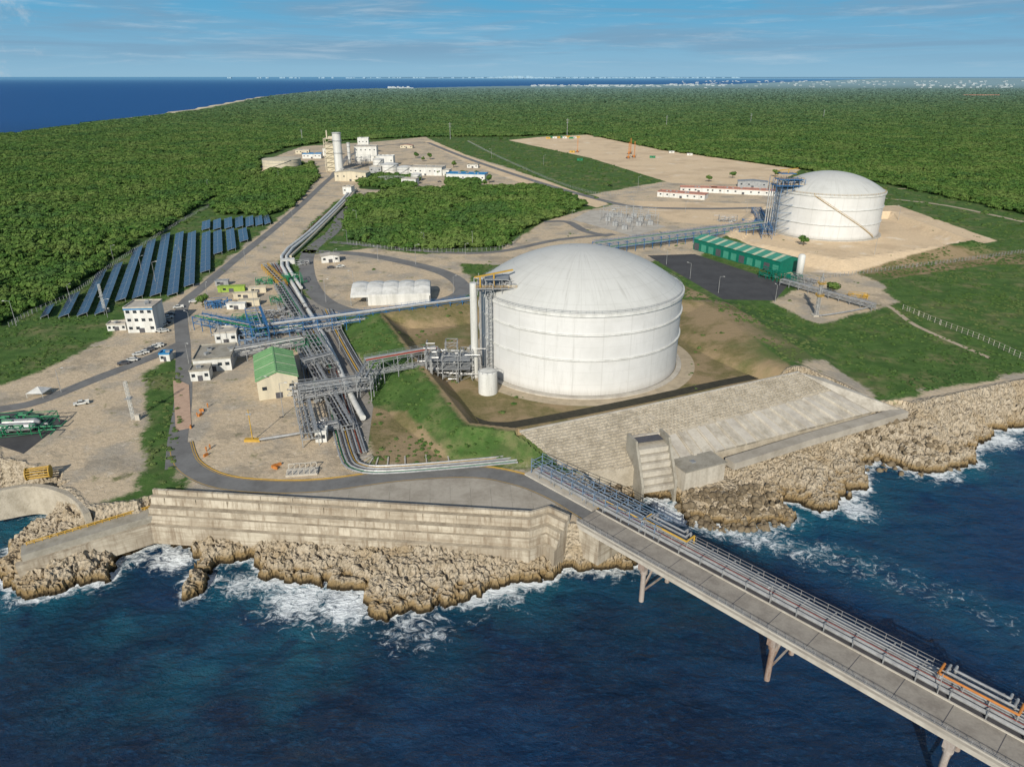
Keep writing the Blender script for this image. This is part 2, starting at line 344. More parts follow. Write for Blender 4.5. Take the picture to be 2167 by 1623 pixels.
di=k.mix(k.m('MULTIPLY',k.mr(k.noise(pos,.2,6,.75),.56,.66),.6),di,(.66,.57,.44)); di=k.mix(k.m('MULTIPLY',k.mr(k.noise(pos,.035,7,.75),.53,.6),.5),di,(.25,.215,.165))
pa=k.mix(k.mr(nB,.35,.7),(.68,.53,.35),(.58,.45,.30)); pa=k.mix(k.mr(nA,.55,.72),pa,(.74,.65,.52)); pa=k.mix(k.m('MULTIPLY',k.mr(k.noise(pos,.02,6,.7),.48,.62),.6),pa,(.47,.36,.24))
br=k.mix(k.mr(nB,.35,.65),(.20,.165,.08),(.14,.13,.055)); br=k.mix(k.mr(nA,.42,.58),br,(.29,.22,.13)); br=k.mix(k.mr(nC,.54,.64),br,(.11,.14,.05))
rk=k.mix(k.mr(nB,.35,.66),(.46,.395,.30),(.29,.24,.17)); vo=k.n('ShaderNodeTexVoronoi'); k.l(pos,vo.inputs[0]); vo.inputs['Scale'].default_value=1.15
vod=vo.outputs['Distance']
rk=k.mix(k.mr(vod,.06,.3,.75,0.),rk,(.085,.065,.042))
rk=k.mix(k.mr(nA,.48,.62,0.,.6),rk,(.31,.235,.14))
low=k.m('ADD',sp.outputs[2],k.m('MULTIPLY',nB,3.5))
rk=k.mix(k.mr(low,-9.6,-8.1,.8,0.),rk,(.21,.14,.055))
rk=k.mix(k.mr(k.m('ADD',sp.outputs[2],k.m('MULTIPLY',nB,2.)),-11.6,-10.3,1.,0.),rk,(.035,.026,.014))
c=green
c=k.mix(k.mr(k.m('ADD',k.attr('sd_brown'),edge2),-1.,1.),c,br)
c=k.mix(k.mr(k.m('ADD',k.attr('sd_dirt'),edge),-1.5,1.5),c,di)
c=k.mix(k.mr(k.m('ADD',k.attr('sd_pale'),edge2),-1.,1.),c,pa)
c=k.mix(k.mr(k.m('ADD',k.attr('sd_forest'),edge2),-1.,1.),c,forest)
isrk=k.mr(k.m('ADD',k.attr('sd_plat'),edge2),-.5,.8,1.,0.)
c=k.mix(isrk,c,rk)
shore=k.m('MULTIPLY',k.mr(k.m('ADD',k.attr('sd_coast'),k.m('MULTIPLY',nA,20.)),40.,90.,1.,0.),k.mr(sp.outputs[1],900.,1800.))
c=k.mix(shore,c,(.5,.43,.3))
c=k.mix(k.mr(sp.outputs[1],1200.,12000.,0.,.9),c,(.24,.37,.42))  # blue-grey distance haze painted into the ground colour
k.l(c,b.inputs['Base Color']); b.inputs['Roughness'].default_value=.95; b.inputs['Specular IOR Level'].default_value=.12
bn=k.bump(nB,.5,.7); bn2=k.bump(nD,.12,.8,bn); bn3=k.bump(k.m('MULTIPLY',vod,isrk),.7,1.,bn2); k.l(bn3,b.inputs['Normal'])
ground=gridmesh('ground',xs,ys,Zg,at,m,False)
# ---- sea ----
sx=axis(-150,230,1.1,1.06,-120000,120000); sy=axis(40,270,1.1,1.05,-400,120000)
X2,Y2=np.meshgrid(sx,sy); d2=-coastd(X2,Y2)
lf=np.clip(.65+2.2*fbm(X2/20,Y2/20,3),0,1.2)
foam=np.exp(-np.clip(d2,0,None)/(2.4+4.*lf))*(.70+.42*lf)
for (u,v,r,a) in ((370,1182,8,.95),(640,1262,13,.85),(740,1275,12,.9),(515,1235,8,.75),(870,1325,13,.6),(1000,1285,9,.45),(1800,1072,9,.85),(1620,1120,12,.6),(2120,930,9,.9),(230,1215,6,.6),(2000,1003,7,.75),(290,1180,6,.7),(1410,1100,6,.7)):
    cx,cy=G2(u,v,SEA); foam=np.maximum(foam,a*np.exp(-((X2-cx)**2+(Y2-cy)**2)/r**2))
ds=pdist(stream,X2,Y2)+3*fbm(X2/14,Y2/14,3); ds=np.abs(ds); al=np.hypot(X2-stream[0][0],Y2-stream[0][1])
foam=np.maximum(foam,(.72*np.exp(-al/40)+.42*np.exp(-al/150))*np.exp(-(ds/(3.5+al*.13))**2))
shal=np.exp(-np.clip(d2,0,None)/15.)*np.clip(.6+1.9*fbm(X2/30+9,Y2/30,3),0,1)
shal=np.maximum(shal,1.1*np.exp(-(ds/(4+al*.11))**2)*np.exp(-al/75))
for (u,v,r,a) in ((70,1110,16,.9),(480,1270,20,.9),(640,1330,18,.65),(420,1400,24,.6),(880,1360,16,.4),(300,1330,18,.5),(620,1450,20,.35)):
    cx,cy=G2(u,v,SEA); shal=np.maximum(shal,a*np.exp(-((X2-cx)**2+(Y2-cy)**2)/r**2)*np.clip(.65+2.2*fbm(X2/12,Y2/12,3),0,1))
far=Y2>500; foam=np.where(far,0,foam); shal=np.where(far,0,shal)
m=bpy.data.materials.new('sea_water'); m.use_nodes=True; m.node_tree.nodes.clear(); k=N(m.node_tree); pos=k.n('ShaderNodeNewGeometry').outputs['Position']
mp=k.n('ShaderNodeMapping'); k.l(pos,mp.inputs[0]); mp.inputs['Scale'].default_value=(.7,1.2,1); mp.inputs['Rotation'].default_value=(0,0,.35)
w1=k.noise(mp.outputs[0],.16,6,.65,.3); w2=k.noise(mp.outputs[0],.75,6,.7,.2); w3=k.noise(pos,.018,5,.6)
f1=k.noise(pos,.35,9,.75,1.2); f2=k.noise(pos,.09,6,.65,.8)
c=k.mix(k.mr(w3,.38,.65),(.0018,.011,.038),(.003,.026,.078))
c=k.mix(k.mr(w2,.48,.72,0.,.75),c,(.007,.05,.125))
sp=k.n('ShaderNodeSeparateXYZ'); k.l(pos,sp.inputs[0])
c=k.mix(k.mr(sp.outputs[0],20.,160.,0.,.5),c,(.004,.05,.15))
c=k.mix(k.mr(sp.outputs[1],200.,2500.),c,(.006,.065,.22)); c=k.mix(k.mr(sp.outputs[1],4000.,40000.,0.,.9),c,(.13,.32,.50))  # far sea fades to a pale haze tint put into the colour
c=k.mix(k.m('MULTIPLY',k.attr('shal'),k.mr(f2,.24,.55),clamp=True),c,(.01,.125,.18))
fm=k.m('ADD',k.attr('foam'),k.m('MULTIPLY',k.m('SUBTRACT',f1,.5),2.1)); fm=k.m('MULTIPLY',k.mr(fm,.42,.9),k.mr(k.attr('foam'),.05,.25))
c=k.mix(fm,c,(.78,.83,.85)); nrm=k.bump(w2,.8,.9,k.bump(w1,2.4,.85))
df=k.n('ShaderNodeBsdfDiffuse'); k.l(c,df.inputs[0]); k.l(nrm,df.inputs['Normal'])
gl=k.n('ShaderNodeBsdfGlossy'); gl.inputs['Roughness'].default_value=.18; k.l(nrm,gl.inputs['Normal']); gl.inputs[0].default_value=(.9,.95,1,1)
fr=k.n('ShaderNodeFresnel'); fr.inputs[0].default_value=1.33; k.l(nrm,fr.inputs['Normal'])
fac=k.m('MULTIPLY',k.m('MINIMUM',k.m('MULTIPLY',fr.outputs[0],.9),.16),k.m('SUBTRACT',1.,fm))
ms=k.n('ShaderNodeMixShader'); k.l(fac,ms.inputs[0]); k.l(df.outputs[0],ms.inputs[1]); k.l(gl.outputs[0],ms.inputs[2]); o=k.n('ShaderNodeOutputMaterial'); k.l(ms.outputs[0],o.inputs[0])
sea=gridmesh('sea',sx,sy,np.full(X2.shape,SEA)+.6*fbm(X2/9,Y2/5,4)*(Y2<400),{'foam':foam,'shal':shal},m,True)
# ---- world ----
w=bpy.data.worlds.new('World'); sc.world=w; w.use_nodes=True; nt=w.node_tree; nt.nodes.clear(); k=N(nt)
out=k.n('ShaderNodeOutputWorld'); sky=k.n('ShaderNodeTexSky'); sky.sky_type='NISHITA'; sky.sun_disc=False; sky.sun_elevation=EL; sky.sun_rotation=math.pi+AZ; sky.altitude=100
b1=k.n('ShaderNodeBackground'); k.l(sky.outputs[0],b1.inputs[0]); b1.inputs[1].default_value=.10
tc=k.n('ShaderNodeTexCoord').outputs['Generated']; sp=k.n('ShaderNodeSeparateXYZ'); k.l(tc,sp.inputs[0]); z=sp.outputs[2]
hz=k.mix(k.mr(z,-.02,.10),(.29,.49,.64),(.10,.38,.62))
mp=k.n('ShaderNodeMapping'); k.l(tc,mp.inputs[0]); mp.inputs['Scale'].default_value=(1.6,1.6,22)
mp.inputs['Location'].default_value=(.4,.2,.3)
n1=k.noise(mp.outputs[0],1.7,8,.62,.5); n2=k.noise(mp.outputs[0],3.6,9,.68,.4)
cb=k.m('MULTIPLY',k.mr(n1,.40,.64),k.mr(z,.004,.035))
hz=k.mix(k.m('MULTIPLY',cb,.75),hz,(.20,.35,.50))
hz=k.mix(k.m('MULTIPLY',k.m('MULTIPLY',k.mr(n2,.50,.76),k.mr(z,.0,.02)),.55),hz,(.48,.60,.70))
vd=k.n('ShaderNodeVectorMath',operation='DISTANCE'); k.l(tc,vd.inputs[0]); vd.inputs[1].default_value=(-.585,.81,.045)
cu=k.mr(k.m('ADD',k.m('MULTIPLY',vd.outputs['Value'],8.),k.m('MULTIPLY',k.noise(tc,30.,9,.65),1.8)),1.05,1.45,.6,0.)
hz=k.mix(cu,hz,(.52,.60,.67))
b2=k.n('ShaderNodeBackground'); k.l(hz,b2.inputs[0]); b2.inputs[1].default_value=1.
ms=k.n('ShaderNodeMixShader'); k.l(k.mr(z,.12,.4),ms.inputs[0]); k.l(b2.outputs[0],ms.inputs[1]); k.l(b1.outputs[0],ms.inputs[2]); k.l(ms.outputs[0],out.inputs[0])
# ---- foliage library ----
def leafmat(name,c1,c2,c3,c4=(.13,.175,.05)):
    m,k,b=newmat(name); oi=k.n('ShaderNodeObjectInfo').outputs['Random']; pos=k.n('ShaderNodeNewGeometry').outputs['Position']; sp=k.n('ShaderNodeSeparateXYZ'); k.l(pos,sp.inputs[0])
    c=k.mix(oi,c1,c2); c=k.mix(k.mr(k.noise(pos,.7,3,.7),.4,.7),c,c3); nn=k.noise(pos,.014,7,.68)
    c=k.mix(k.m('MULTIPLY',k.mr(nn,.48,.62),.55),c,c4)
    c=k.mix(k.mr(nn,.36,.48,.5,0.),c,(.03,.08,.028))
    c=k.mix(k.mr(sp.outputs[1],600.,11000.,0.,.92),c,(.22,.35,.39))  # haze put into the leaf colour, stronger with distance
    k.l(c,b.inputs['Base Color']); b.inputs['Roughness'].default_value=.85; b.inputs['Specular IOR Level'].default_value=.15
    return m
MLEAF=leafmat('foliage',(.05,.115,.02),(.115,.18,.042),(.036,.085,.017))
MSCR=leafmat('scrub_foliage',(.066,.135,.028),(.115,.175,.05),(.042,.09,.02),(.145,.165,.065))
def crown_mb(seed,n=78,r=1.,core=True,ls=.27):
    R=random.Random(seed); mb=MB()
    if core:
        vs=[]
        for j in range(5):
            ph=-1.2+j*.6
            for i in range(8):
                q=.74*r*(1+R.uniform(-.2,.2)); vs.append((q*math.cos(ph)*math.cos(i*.785),q*math.cos(ph)*math.sin(i*.785),.7*q*math.sin(ph)))
        mb.add(vs,[(j*8+i,j*8+(i+1)%8,(j+1)*8+(i+1)%8,(j+1)*8+i) for j in range(4) for i in range(8)]+[tuple(range(32,40))])
    lob=[(Vector((R.gauss(0,1),R.gauss(0,1),R.gauss(.3,.7))).normalized(),R.uniform(.15,.4)) for _ in range(6)]
    for _ in range(n):
        d=Vector((R.gauss(0,1),R.gauss(0,1),R.gauss(.35,.8))).normalized()
        q=.74+sum(a*max(0,d.dot(l))**6 for l,a in lob)+R.uniform(-.12,.08)
        c=Vector((d.x*q,d.y*q,d.z*q*.75))*r
        nrm=(d+Vector((R.uniform(-.7,.7),R.uniform(-.7,.7),R.uniform(-.4,.7)))).normalized()
        t=nrm.orthogonal().normalized(); bt=nrm.cross(t); a=R.uniform(0,6.3); t,bt=t*math.cos(a)+bt*math.sin(a),bt*math.cos(a)-t*math.sin(a)
        s=ls*r*R.uniform(.6,1.2); mb.add([c+t*s,c+bt*s*.7+nrm*s*.15,c-t*s,c-bt*s*.7-nrm*s*.15],[(0,1,2,3)])
    return mb
def lib(name,mbs,mt):
    c=bpy.data.collections.new(name)
    for q in mbs: c.objects.link(bpy.data.objects.new(name+'_piece',q.mesh(name,mt)))
    return c
LTREE=lib('crown',[crown_mb(i) for i in range(5)],MLEAF); LSCR=lib('bush',[crown_mb(i+20,50,ls=.33) for i in range(5)],MSCR)
def rockmb(seed):
    R=random.Random(seed);mb=MB()
    bm=bmesh.new(); bmesh.ops.create_icosphere(bm,subdivisions=2,radius=1)
    for v in bm.verts: v.co=Vector((v.co.x*R.uniform(.75,1.1),v.co.y*R.uniform(.75,1.1),v.co.z*R.uniform(.7,1.)))
    vs=[tuple(v.co) for v in bm.verts]; fs=[tuple(v.index for v in f.verts) for f in bm.faces]; bm.free()
    return mb.add(vs,fs)
def tetra():
    mb=MB()
    for dd in ((0,0,1),(.94,0,-.33),(-.47,.82,-.33),(-.47,-.82,-.33)): mb.cyl((0,0,0),dd,.45,7,.3)
    return mb
LROCK=lib('boulder',[rockmb(0),rockmb(1),rockmb(2),tetra(),tetra()],MBOULD)
def instancer(name,P,S,Rz,coll,label,cat,nvar=5):
    n=len(P); me=bpy.data.meshes.new(name); me.vertices.add(n); me.vertices.foreach_set('co',np.asarray(P,np.float32).ravel())
    a=me.attributes.new('scl','FLOAT_VECTOR','POINT'); a.data.foreach_set('vector',np.asarray(S,np.float32).ravel())
    a=me.attributes.new('rz','FLOAT_VECTOR','POINT'); a.data.foreach_set('vector',np.asarray(Rz,np.float32).ravel())
    a=me.attributes.new('idx','INT','POINT'); a.data.foreach_set('value',rng.integers(0,nvar,n).astype(np.int32))
    o=bpy.data.objects.new(name,me); COL.objects.link(o); tag(o,label,cat,kind='stuff')
    ng=bpy.data.node_groups.new(name,'GeometryNodeTree'); ng.interface.new_socket('Geometry',in_out='INPUT',socket_type='NodeSocketGeometry'); ng.interface.new_socket('Geometry',in_out='OUTPUT',socket_type='NodeSocketGeometry')
    L=ng.links.new; nn=ng.nodes.new; gi=nn('NodeGroupInput');go=nn('NodeGroupOutput'); ip=nn('GeometryNodeInstanceOnPoints'); ci=nn('GeometryNodeCollectionInfo')
    ci.inputs[0].default_value=coll; ci.inputs['Separate Children'].default_value=True; ci.inputs['Reset Children'].default_value=True
    ip.inputs['Pick Instance'].default_value=True
    def na(t,nm):
        q=nn('GeometryNodeInputNamedAttribute'); q.data_type=t; q.inputs[0].default_value=nm; return [s for s in q.outputs if s.enabled][0]
    e=nn('FunctionNodeEulerToRotation'); L(na('FLOAT_VECTOR','rz'),e.inputs[0])
    L(gi.outputs[0],ip.inputs['Points']); L(ci.outputs[0],ip.inputs['Instance']); L(na('INT','idx'),ip.inputs['Instance Index']); L(e.outputs[0],ip.inputs['Rotation']); L(na('FLOAT_VECTOR','scl'),ip.inputs['Scale']); L(ip.outputs[0],go.inputs[0])
    md=o.modifiers.new('scatter','NODES'); md.node_group=ng; return o
def scatter(y0,y1,c,xr):
    xx=np.arange(xr[0],xr[1],c); yy=np.arange(y0,y1,c); A,B=np.meshgrid(xx,yy); A=A.ravel()+rng.uniform(-.7,.7,A.size)*c; B=B.ravel()+rng.uniform(-.7,.7,B.size)*c
    kk=np.abs(A)<(.76*B+60); return A[kk],B[kk]
Ps=[];Ss=[]
for y0,y1,c in ((200,520,2.9),(520,950,3.9),(950,1700,6.),(1700,3200,10.5),(3200,7000,23.)):
    A,B=scatter(y0,y1,c,(-.8*y1-60,.8*y1+60)); dcc=coastd(A,B); q=forest_sd(A,B,dcc); kk=q>fbm(A/15,B/15,3)*14+.5; A,B=A[kk],B[kk]
    kk=rng.random(A.size)>.04+.55*(fbm(A/45+3,B/45,4)>.15); A,B=A[kk],B[kk]
    big=rng.random(A.size)**3; r=c*(.5+.85*big+.12*rng.random(A.size))*(1+.7*fbm(A/25,B/25,2)); hz_=np.minimum(r,2.6+.09*r)*rng.uniform(.7,1.4,A.size)
    top_=np.minimum(r*.7,2.6)+(.6+1.8*big)*np.minimum(1,r/3)+1.8*np.clip(fbm(A/30+7,B/30,3)+.35,0,1)*np.minimum(1,r/3)
    Ps.append(np.stack([A,B,top_*.6],1)); Ss.append(np.stack([r,r,hz_],1))
Ps=np.concatenate(Ps);Ss=np.concatenate(Ss); Rz=np.zeros_like(Ps);Rz[:,2]=rng.uniform(0,6.3,len(Ps))
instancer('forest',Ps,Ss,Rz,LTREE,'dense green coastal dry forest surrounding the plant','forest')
lot=px([(1365,535),(1470,535),(1680,600),(1660,650),(1520,645)])
PS2=[];SS2=[]
for y0,y1,c,x0_,x1_ in ((165,560,2.3,-420,430),(560,1500,7.,-300,1200)):
    A,B=scatter(y0,y1,c,(x0_,x1_)); dcc=coastd(A,B); dpp=np.minimum(sdf(plat,A,B),dcc-3)
    nz=fbm(A/14,B/14,4); bare=np.maximum(mx(dirt,A,B),mx(pale,A,B)); inpit=sdf(pit1,A,B)
    kk=(dpp>3)&(bare<-1.5+nz*6)&(inpit<0)&(nz>.0+rng.uniform(-.22,.22,A.size))&(forest_sd(A,B,dcc)<0)
    if c<5:
        kk|=(bare>0)&(dpp>4)&(nz>.24)&(inpit<0)&(B>300)&(rng.random(A.size)<.3)
        kk|=(inpit>2)&(bare<0)&(nz>.1)&(rng.random(A.size)<.12)&(np.hypot(A-27,B-275)>46)
    kk&=(sdf(lot,A,B)<0); A,B=A[kk],B[kk]; dcc=coastd(A,B); Zb=height(A,B,dcc,np.minimum(sdf(plat,A,B),dcc-3)); r=(rng.uniform(.3,1.,A.size)**2*1.0+.25)*(1 if c<5 else 2.4)
    PS2.append(np.stack([A,B,Zb+r*.1],1)); SS2.append(np.stack([r,r,r*.5],1))
P_=np.concatenate(PS2);S_=np.concatenate(SS2); R_=np.zeros_like(P_);R_[:,2]=rng.uniform(0,6.3,len(P_))
instancer('scrub',P_,S_,R_,LSCR,'low green coastal scrub and bushes on open ground','scrub')
bp=[]
for poly,c in (([(1430,1060),(1470,1042),(1620,1035),(1690,1095),(1560,1112),(1460,1098)],1.9),([(1800,935),(1880,915),(2030,960),(2060,990),(1930,990),(1820,985)],3.4),([(1300,1075),(1330,1060),(1300,1030),(1285,1050)],2.2)):
    pp=px(poly,-10); a=np.array(pp); xx=np.arange(a[:,0].min(),a[:,0].max(),c);yy=np.arange(a[:,1].min(),a[:,1].max(),c); A,B=np.meshgrid(xx,yy);A=A.ravel()+rng.uniform(-.8,.8,A.size);B=B.ravel()+rng.uniform(-.8,.8,B.size)
    kk=sdf(pp,A,B)>0;bp.append(np.stack([A[kk],B[kk]],1))
bp=np.concatenate(bp);A,B=bp[:,0],bp[:,1];dd=coastd(A,B);Zb=np.maximum(height(A,B,dd,np.minimum(sdf(plat,A,B),dd-3)),-12.8)
r=rng.uniform(.7,1.4,len(A))
instancer('breakwater_units',np.stack([A,B,Zb+.3],1),np.stack([r*.9,r*1.1,r*.9],1),rng.uniform(0,6.3,(len(A),3)),LROCK,'heap of brown weathered breakwater units and boulders','breakwater')
# ---- roads ----
def smooth(pts,n=6):
    P=[Vector((p[0],p[1],0)) for p in pts]; out=[]
    for i in range(len(P)-1):
        p0=P[max(i-1,0)];p1=P[i];p2=P[i+1];p3=P[min(i+2,len(P)-1)]
        for j in range(n):
            t=j/n; out.append(.5*((2*p1)+(p2-p0)*t+(2*p0-5*p1+4*p2-p3)*t*t+(3*p1-p0-3*p2+p3)*t**3))
    out.append(P[-1]); return out
def offs(P,o):
    r=[]
    for i,p in enumerate(P):
        d=(P[min(i+1,len(P)-1)]-P[max(i-1,0)]).normalized(); r.append(p+Vector((d.y,-d.x,0))*o)
    return r
def ribbon(mb,P,a,b,z):
    A=offs(P,a);B_=offs(P,b);n=len(P); vs=[(p.x,p.y,z) for p in A]+[(p.x,p.y,z) for p in B_]
    mb.add(vs,[(i,i+n,i+n+1,i+1) for i in range(n-1)])
RD=[([(372,990),(376,930),(388,840),(388,740),(386,650),(430,607),(500,548),(580,484),(640,432),(682,392),(705,372),(720,360)],6,MASPH,0),
 ([(388,725),(330,752),(200,803),(80,850),(0,866),(-100,880)],6,MASPH,.012),
 ([(900,402),(820,410),(762,428),(728,450),(705,490),(655,532),(650,580),(672,625),(715,652),(780,662),(880,650),(965,628),(978,605),(940,578),(860,556),(760,538),(640,532)],9,MASPH,.024),
 ([(700,512),(800,522),(950,535),(1060,532),(1180,508),(1300,496)],6,MASPH,.036),
 ([(905,302),(990,336),(1120,380),(1240,415),(1340,437),(1480,442),(1620,440)],8,MASPH,.048),
 ([(380,940),(398,985),(460,1018),(560,1030),(680,1028),(850,1006),(1000,999),(1100,1016),(1180,1048),(1262,1098)],7,MASPH,.06),
 ([(900,302),(800,310),(740,330),(705,372)],7,MASPH,.072),
 ([(1150,470),(1200,470),(1240,490),(1290,500)],7,MASPH,.09)]
for pts,wd,mt,dz in RD:
    P=smooth(px(pts)); mb=MB(); ribbon(mb,P,-wd/2,wd/2,.04+dz); single('road',mb,mt,None,None,base=(0,0,0),kind='structure')
mb=MB(); P=smooth(px(RD[5][0])); ribbon(mb,P,-3.2,-3.,.108);ribbon(mb,P,3.,3.2,.108); single('road_marking',mb,MYEL,None,None,base=(0,0,0),kind='structure')
for pts,wd in (([(1690,600),(1860,640),(1940,690),(2100,760)],2.5),([(1870,420),(2000,435),(2167,470)],5),([(1900,400),(2050,400),(2167,420)],4)):
    mb=MB(); ribbon(mb,smooth(px(pts)),-wd/2,wd/2,.05); single('path',mb,MTRK,None,None,base=(0,0,0),kind='structure')
MGRAV=mat('gravel',(.31,.285,.25),(.2,.185,.155),.4,.95,bump=.1)
for nm,pl_,mt,z_ in (('pavement',[(560,1052),(680,1034),(850,1012),(1000,1004),(1100,1020),(1182,1052),(1172,1072),(1120,1090),(700,1068)],MAPR,.03),('asphalt_lot',[(1370,541),(1470,538),(1668,603),(1640,636),(1530,634)],MASPHD,.03),
    ('gravel_yard',[(1250,445),(1310,450),(1410,480),(1340,500),(1210,465)],MCONCL,.03),('gravel_strip',[(600,605),(690,650),(745,740),(790,860),(775,970),(740,975),(700,880),(655,760)],MGRAV,.025)):
    mb=MB(); p=px(pl_); mb.add([(x,y,z_) for x,y in p],[tuple(range(len(p)))[::-1]]); single(nm,mb,mt,None,None,base=(0,0,0),kind='structure')
mb=MB()
for i in range(11):
    a_=G(700+i*42,1030-i*1.6,.045); b_=G(690+i*44,1066+i*1.6,.045); mb.add([(a_[0]-.08,a_[1],.045),(a_[0]+.08,a_[1],.045),(b_[0]+.08,b_[1],.045),(b_[0]-.08,b_[1],.045)],[(0,3,2,1)])
single('pavement_joint',mb,MCONC,None,None,base=(0,0,0),kind='structure')
mb=MB(); p=px([(366,800),(400,815),(405,905),(372,912)]); mb.prism([p[3],p[2],p[1],p[0]],.0,.15); single('pavement',mb,MPINK,None,None,base=(0,0,0),kind='structure')
mb=MB(); q=offs(smooth(px(RD[5][0])),-3.8)
for a,b_ in zip(q[:-1],q[1:]): mb.beam((a.x,a.y,.1),(b_.x,b_.y,.1),.22,.25)
single('kerb',mb,MYEL,None,None,base=(0,0,0),kind='structure')
mb=MB(); mb.lathe([(47.5,.04),(42,.05)],96,27,275); single('gravel_ring',mb,MTRK,None,None,base=(27,275,0),kind='structure')
MSHAD=mat('painted_dike_shadow',(.05,.046,.032),(.025,.025,.018),.4,.9)
P=smooth(px([(852,720),(905,790),(965,862),(1010,893),(1060,900),(1120,893),(1330,853),(1520,812),(1660,785)],0.)); mb=MB(); ribbon(mb,P,-2.4,2.4,.05); single('dike_shadow_strip',mb,MSHAD,None,None,base=(0,0,0),kind='structure')  # dark ribbon painting the dike's shadow strip onto the pit floor
# ---- LNG tanks ----
def lng_tank(cx,cy,R,hw,rise,label,rings):
    t=top('storage_tank',label,'tank',(cx,cy,0))
    part(t,'wall',MB().lathe([(R,.6),(R,hw)],128),MTW,smooth=True)
    Rs=(R*R+rise*rise)/(2*rise); prof=[(r,hw+rise-(Rs-math.sqrt(Rs*Rs-r*r))) for r in np.linspace(R+.5,.01,26)]
    part(t,'dome_roof',MB().lathe(prof,128),MTD,smooth=True)
    for z,hh,ww in [(z,.5,.55) for z in rings]+[(hw-1,1.1,.7)]: part(t,'stiffener_ring',MB().lathe([(R,z),(R+ww,z),(R+ww,z+hh),(R,z+hh)],128),MWHITE)
    for z in rings: part(t,'painted_ring_shade',MB().lathe([(R+.02,z-.35),(R+.06,z-.02)],128),MGREY)  # solid grey band painting the shade beneath each stiffener ring
    part(t,'foundation',MB().lathe([(R+2.2,-.1),(R+2.2,.5),(R+.2,.62)],96),MCONCL)
    mb=MB(); n=90
    for z in (.6,1.15):
        for i in range(n):
            a=6.28318*i/n;b=6.28318*(i+1)/n; mb.beam((R*math.cos(a),R*math.sin(a),hw+z),(R*math.cos(b),R*math.sin(b),hw+z),.07)
    for i in range(n): a=6.28318*i/n; mb.beam((R*math.cos(a),R*math.sin(a),hw),(R*math.cos(a),R*math.sin(a),hw+1.15),.07)
    part(t,'railing',mb,MGREY if cy<400 else MYEL)
    return t
T1=lng_tank(27,275,40,31.5,14.5,'huge white domed gas storage tank with stained shell',(14,23.5))
T2=lng_tank(234.5,538,37.5,31,12.5,'newer white domed storage tank on sandy bund with yellow stair',(10.5,21))
mb=MB(); n=44
for i in range(n):
    a0=math.radians(-128+i*1.75);a1=a0+math.radians(1.75); z0=31-i*.68;z1=z0-.68; R=38.1
    p0=Vector((R*math.cos(a0),R*math.sin(a0),z0));p1=Vector((R*math.cos(a1),R*math.sin(a1),z1)); U=Vector((0,0,1.1))
    mb.beam(p0,p1,.6,.16); mb.beam(p0+U,p1+U,.08); mb.beam(p0,p0+U,.06)
part(T2,'spiral_stair',mb,MYEL)
mb=MB()
for k_ in range(9):
    r0=k_*3+2; mb.cyl((math.cos(2.3)*r0,math.sin(2.3)*r0,46-r0*r0/115),(math.cos(2.3)*(r0+3),math.sin(2.3)*(r0+3),46-(r0+3)**2/115),.25,6)
part(T1,'roof_pipe',mb,MGREY)
def lattice(w,d,h,lv,post=.35,br=True,pl=True,mb=None):
    mb=mb or MB(); X_=(-w/2,w/2);Y_=(-d/2,d/2)
    for x in X_:
        for y in Y_: mb.beam((x,y,0),(x,y,h),post)
    for i in range(1,lv+1):
        z=h*i/lv; zb=h*(i-1)/lv
        for y in Y_:
            mb.beam((-w/2,y,z),(w/2,y,z),post*.8)
            if br: mb.beam((-w/2,y,zb),(w/2,y,z),post*.45)
        for x in X_:
            mb.beam((x,-d/2,z),(x,d/2,z),post*.8)
            if br: mb.beam((x,-d/2,zb),(x,d/2,z),post*.45)
        if pl: mb.box((0,0,z+.05),(w+.6,d+.6,.08))
    return mb
def rails(w,d,z,mb,c=(0,0)):
    for zz in (z+.6,z+1.1):
        for a,b in (((-w/2,-d/2),(w/2,-d/2)),((w/2,-d/2),(w/2,d/2)),((w/2,d/2),(-w/2,d/2)),((-w/2,d/2),(-w/2,-d/2))): mb.beam((c[0]+a[0],c[1]+a[1],zz),(c[0]+b[0],c[1]+b[1],zz),.09)
    for x in np.linspace(-w/2,w/2,6):
        for y in (-d/2,d/2): mb.beam((c[0]+x,c[1]+y,z),(c[0]+x,c[1]+y,z+1.1),.08)
x0,y0,_=G(1036,800)
t=top('access_tower','grey steel ladder tower with white riser pipe beside tank','tower',(x0,y0,0))
part(t,'frame',lattice(2.2,2.2,35,14,.2,pl=False),MGREY)
part(t,'riser_pipe',MB().cyl((-5.6,1,0),(-5.6,1,37.5),1.35,16),MWHITE); part(t,'riser_pipe',MB().cyl((-3.2,2.5,0),(-3.2,2.5,36),.45,10),MSILV)
mb=MB(); mb.box((3,6,35.5),(15,13,.3)); mb.box((3,6,38.3),(9,8,.25))
for i in range(-4,11,3):
    for j in (0,5,11): mb.beam((i,j,33),(i,j,38.5),.2)
part(t,'roof_platform',mb,MGREY)
mb=MB()
for i in range(16):
    a=(random.uniform(-4,10),random.uniform(0,12)); b=(a[0]+random.uniform(-4,4),a[1]+random.uniform(-3,3)); z=36+random.uniform(0,2.2); mb.pipe([(a[0],a[1],34),(a[0],a[1],z),(b[0],b[1],z),(b[0],b[1],35)],random.uniform(.15,.35),6)
part(t,'valve_piping',mb,MSILV)
mb=MB(); mb.beam((-5,0,39.8),(9,7,40.8),.6,.5); mb.cyl((-3,1,35),(-3,1,40),.3,8); mb.cyl((2,3.2,36),(2,3.2,40.3),.3,8); rails(15,13,35.6,mb,(3,6)); part(t,'yellow_crane',mb,MYEL)
x0,y0,_=G(1648,496)
t=top('access_tower','blue and yellow steel pump platform tower beside tank','tower',(x0,y0,0))
part(t,'frame',lattice(10,11,33,6,.32,pl=False),MBLUEG)
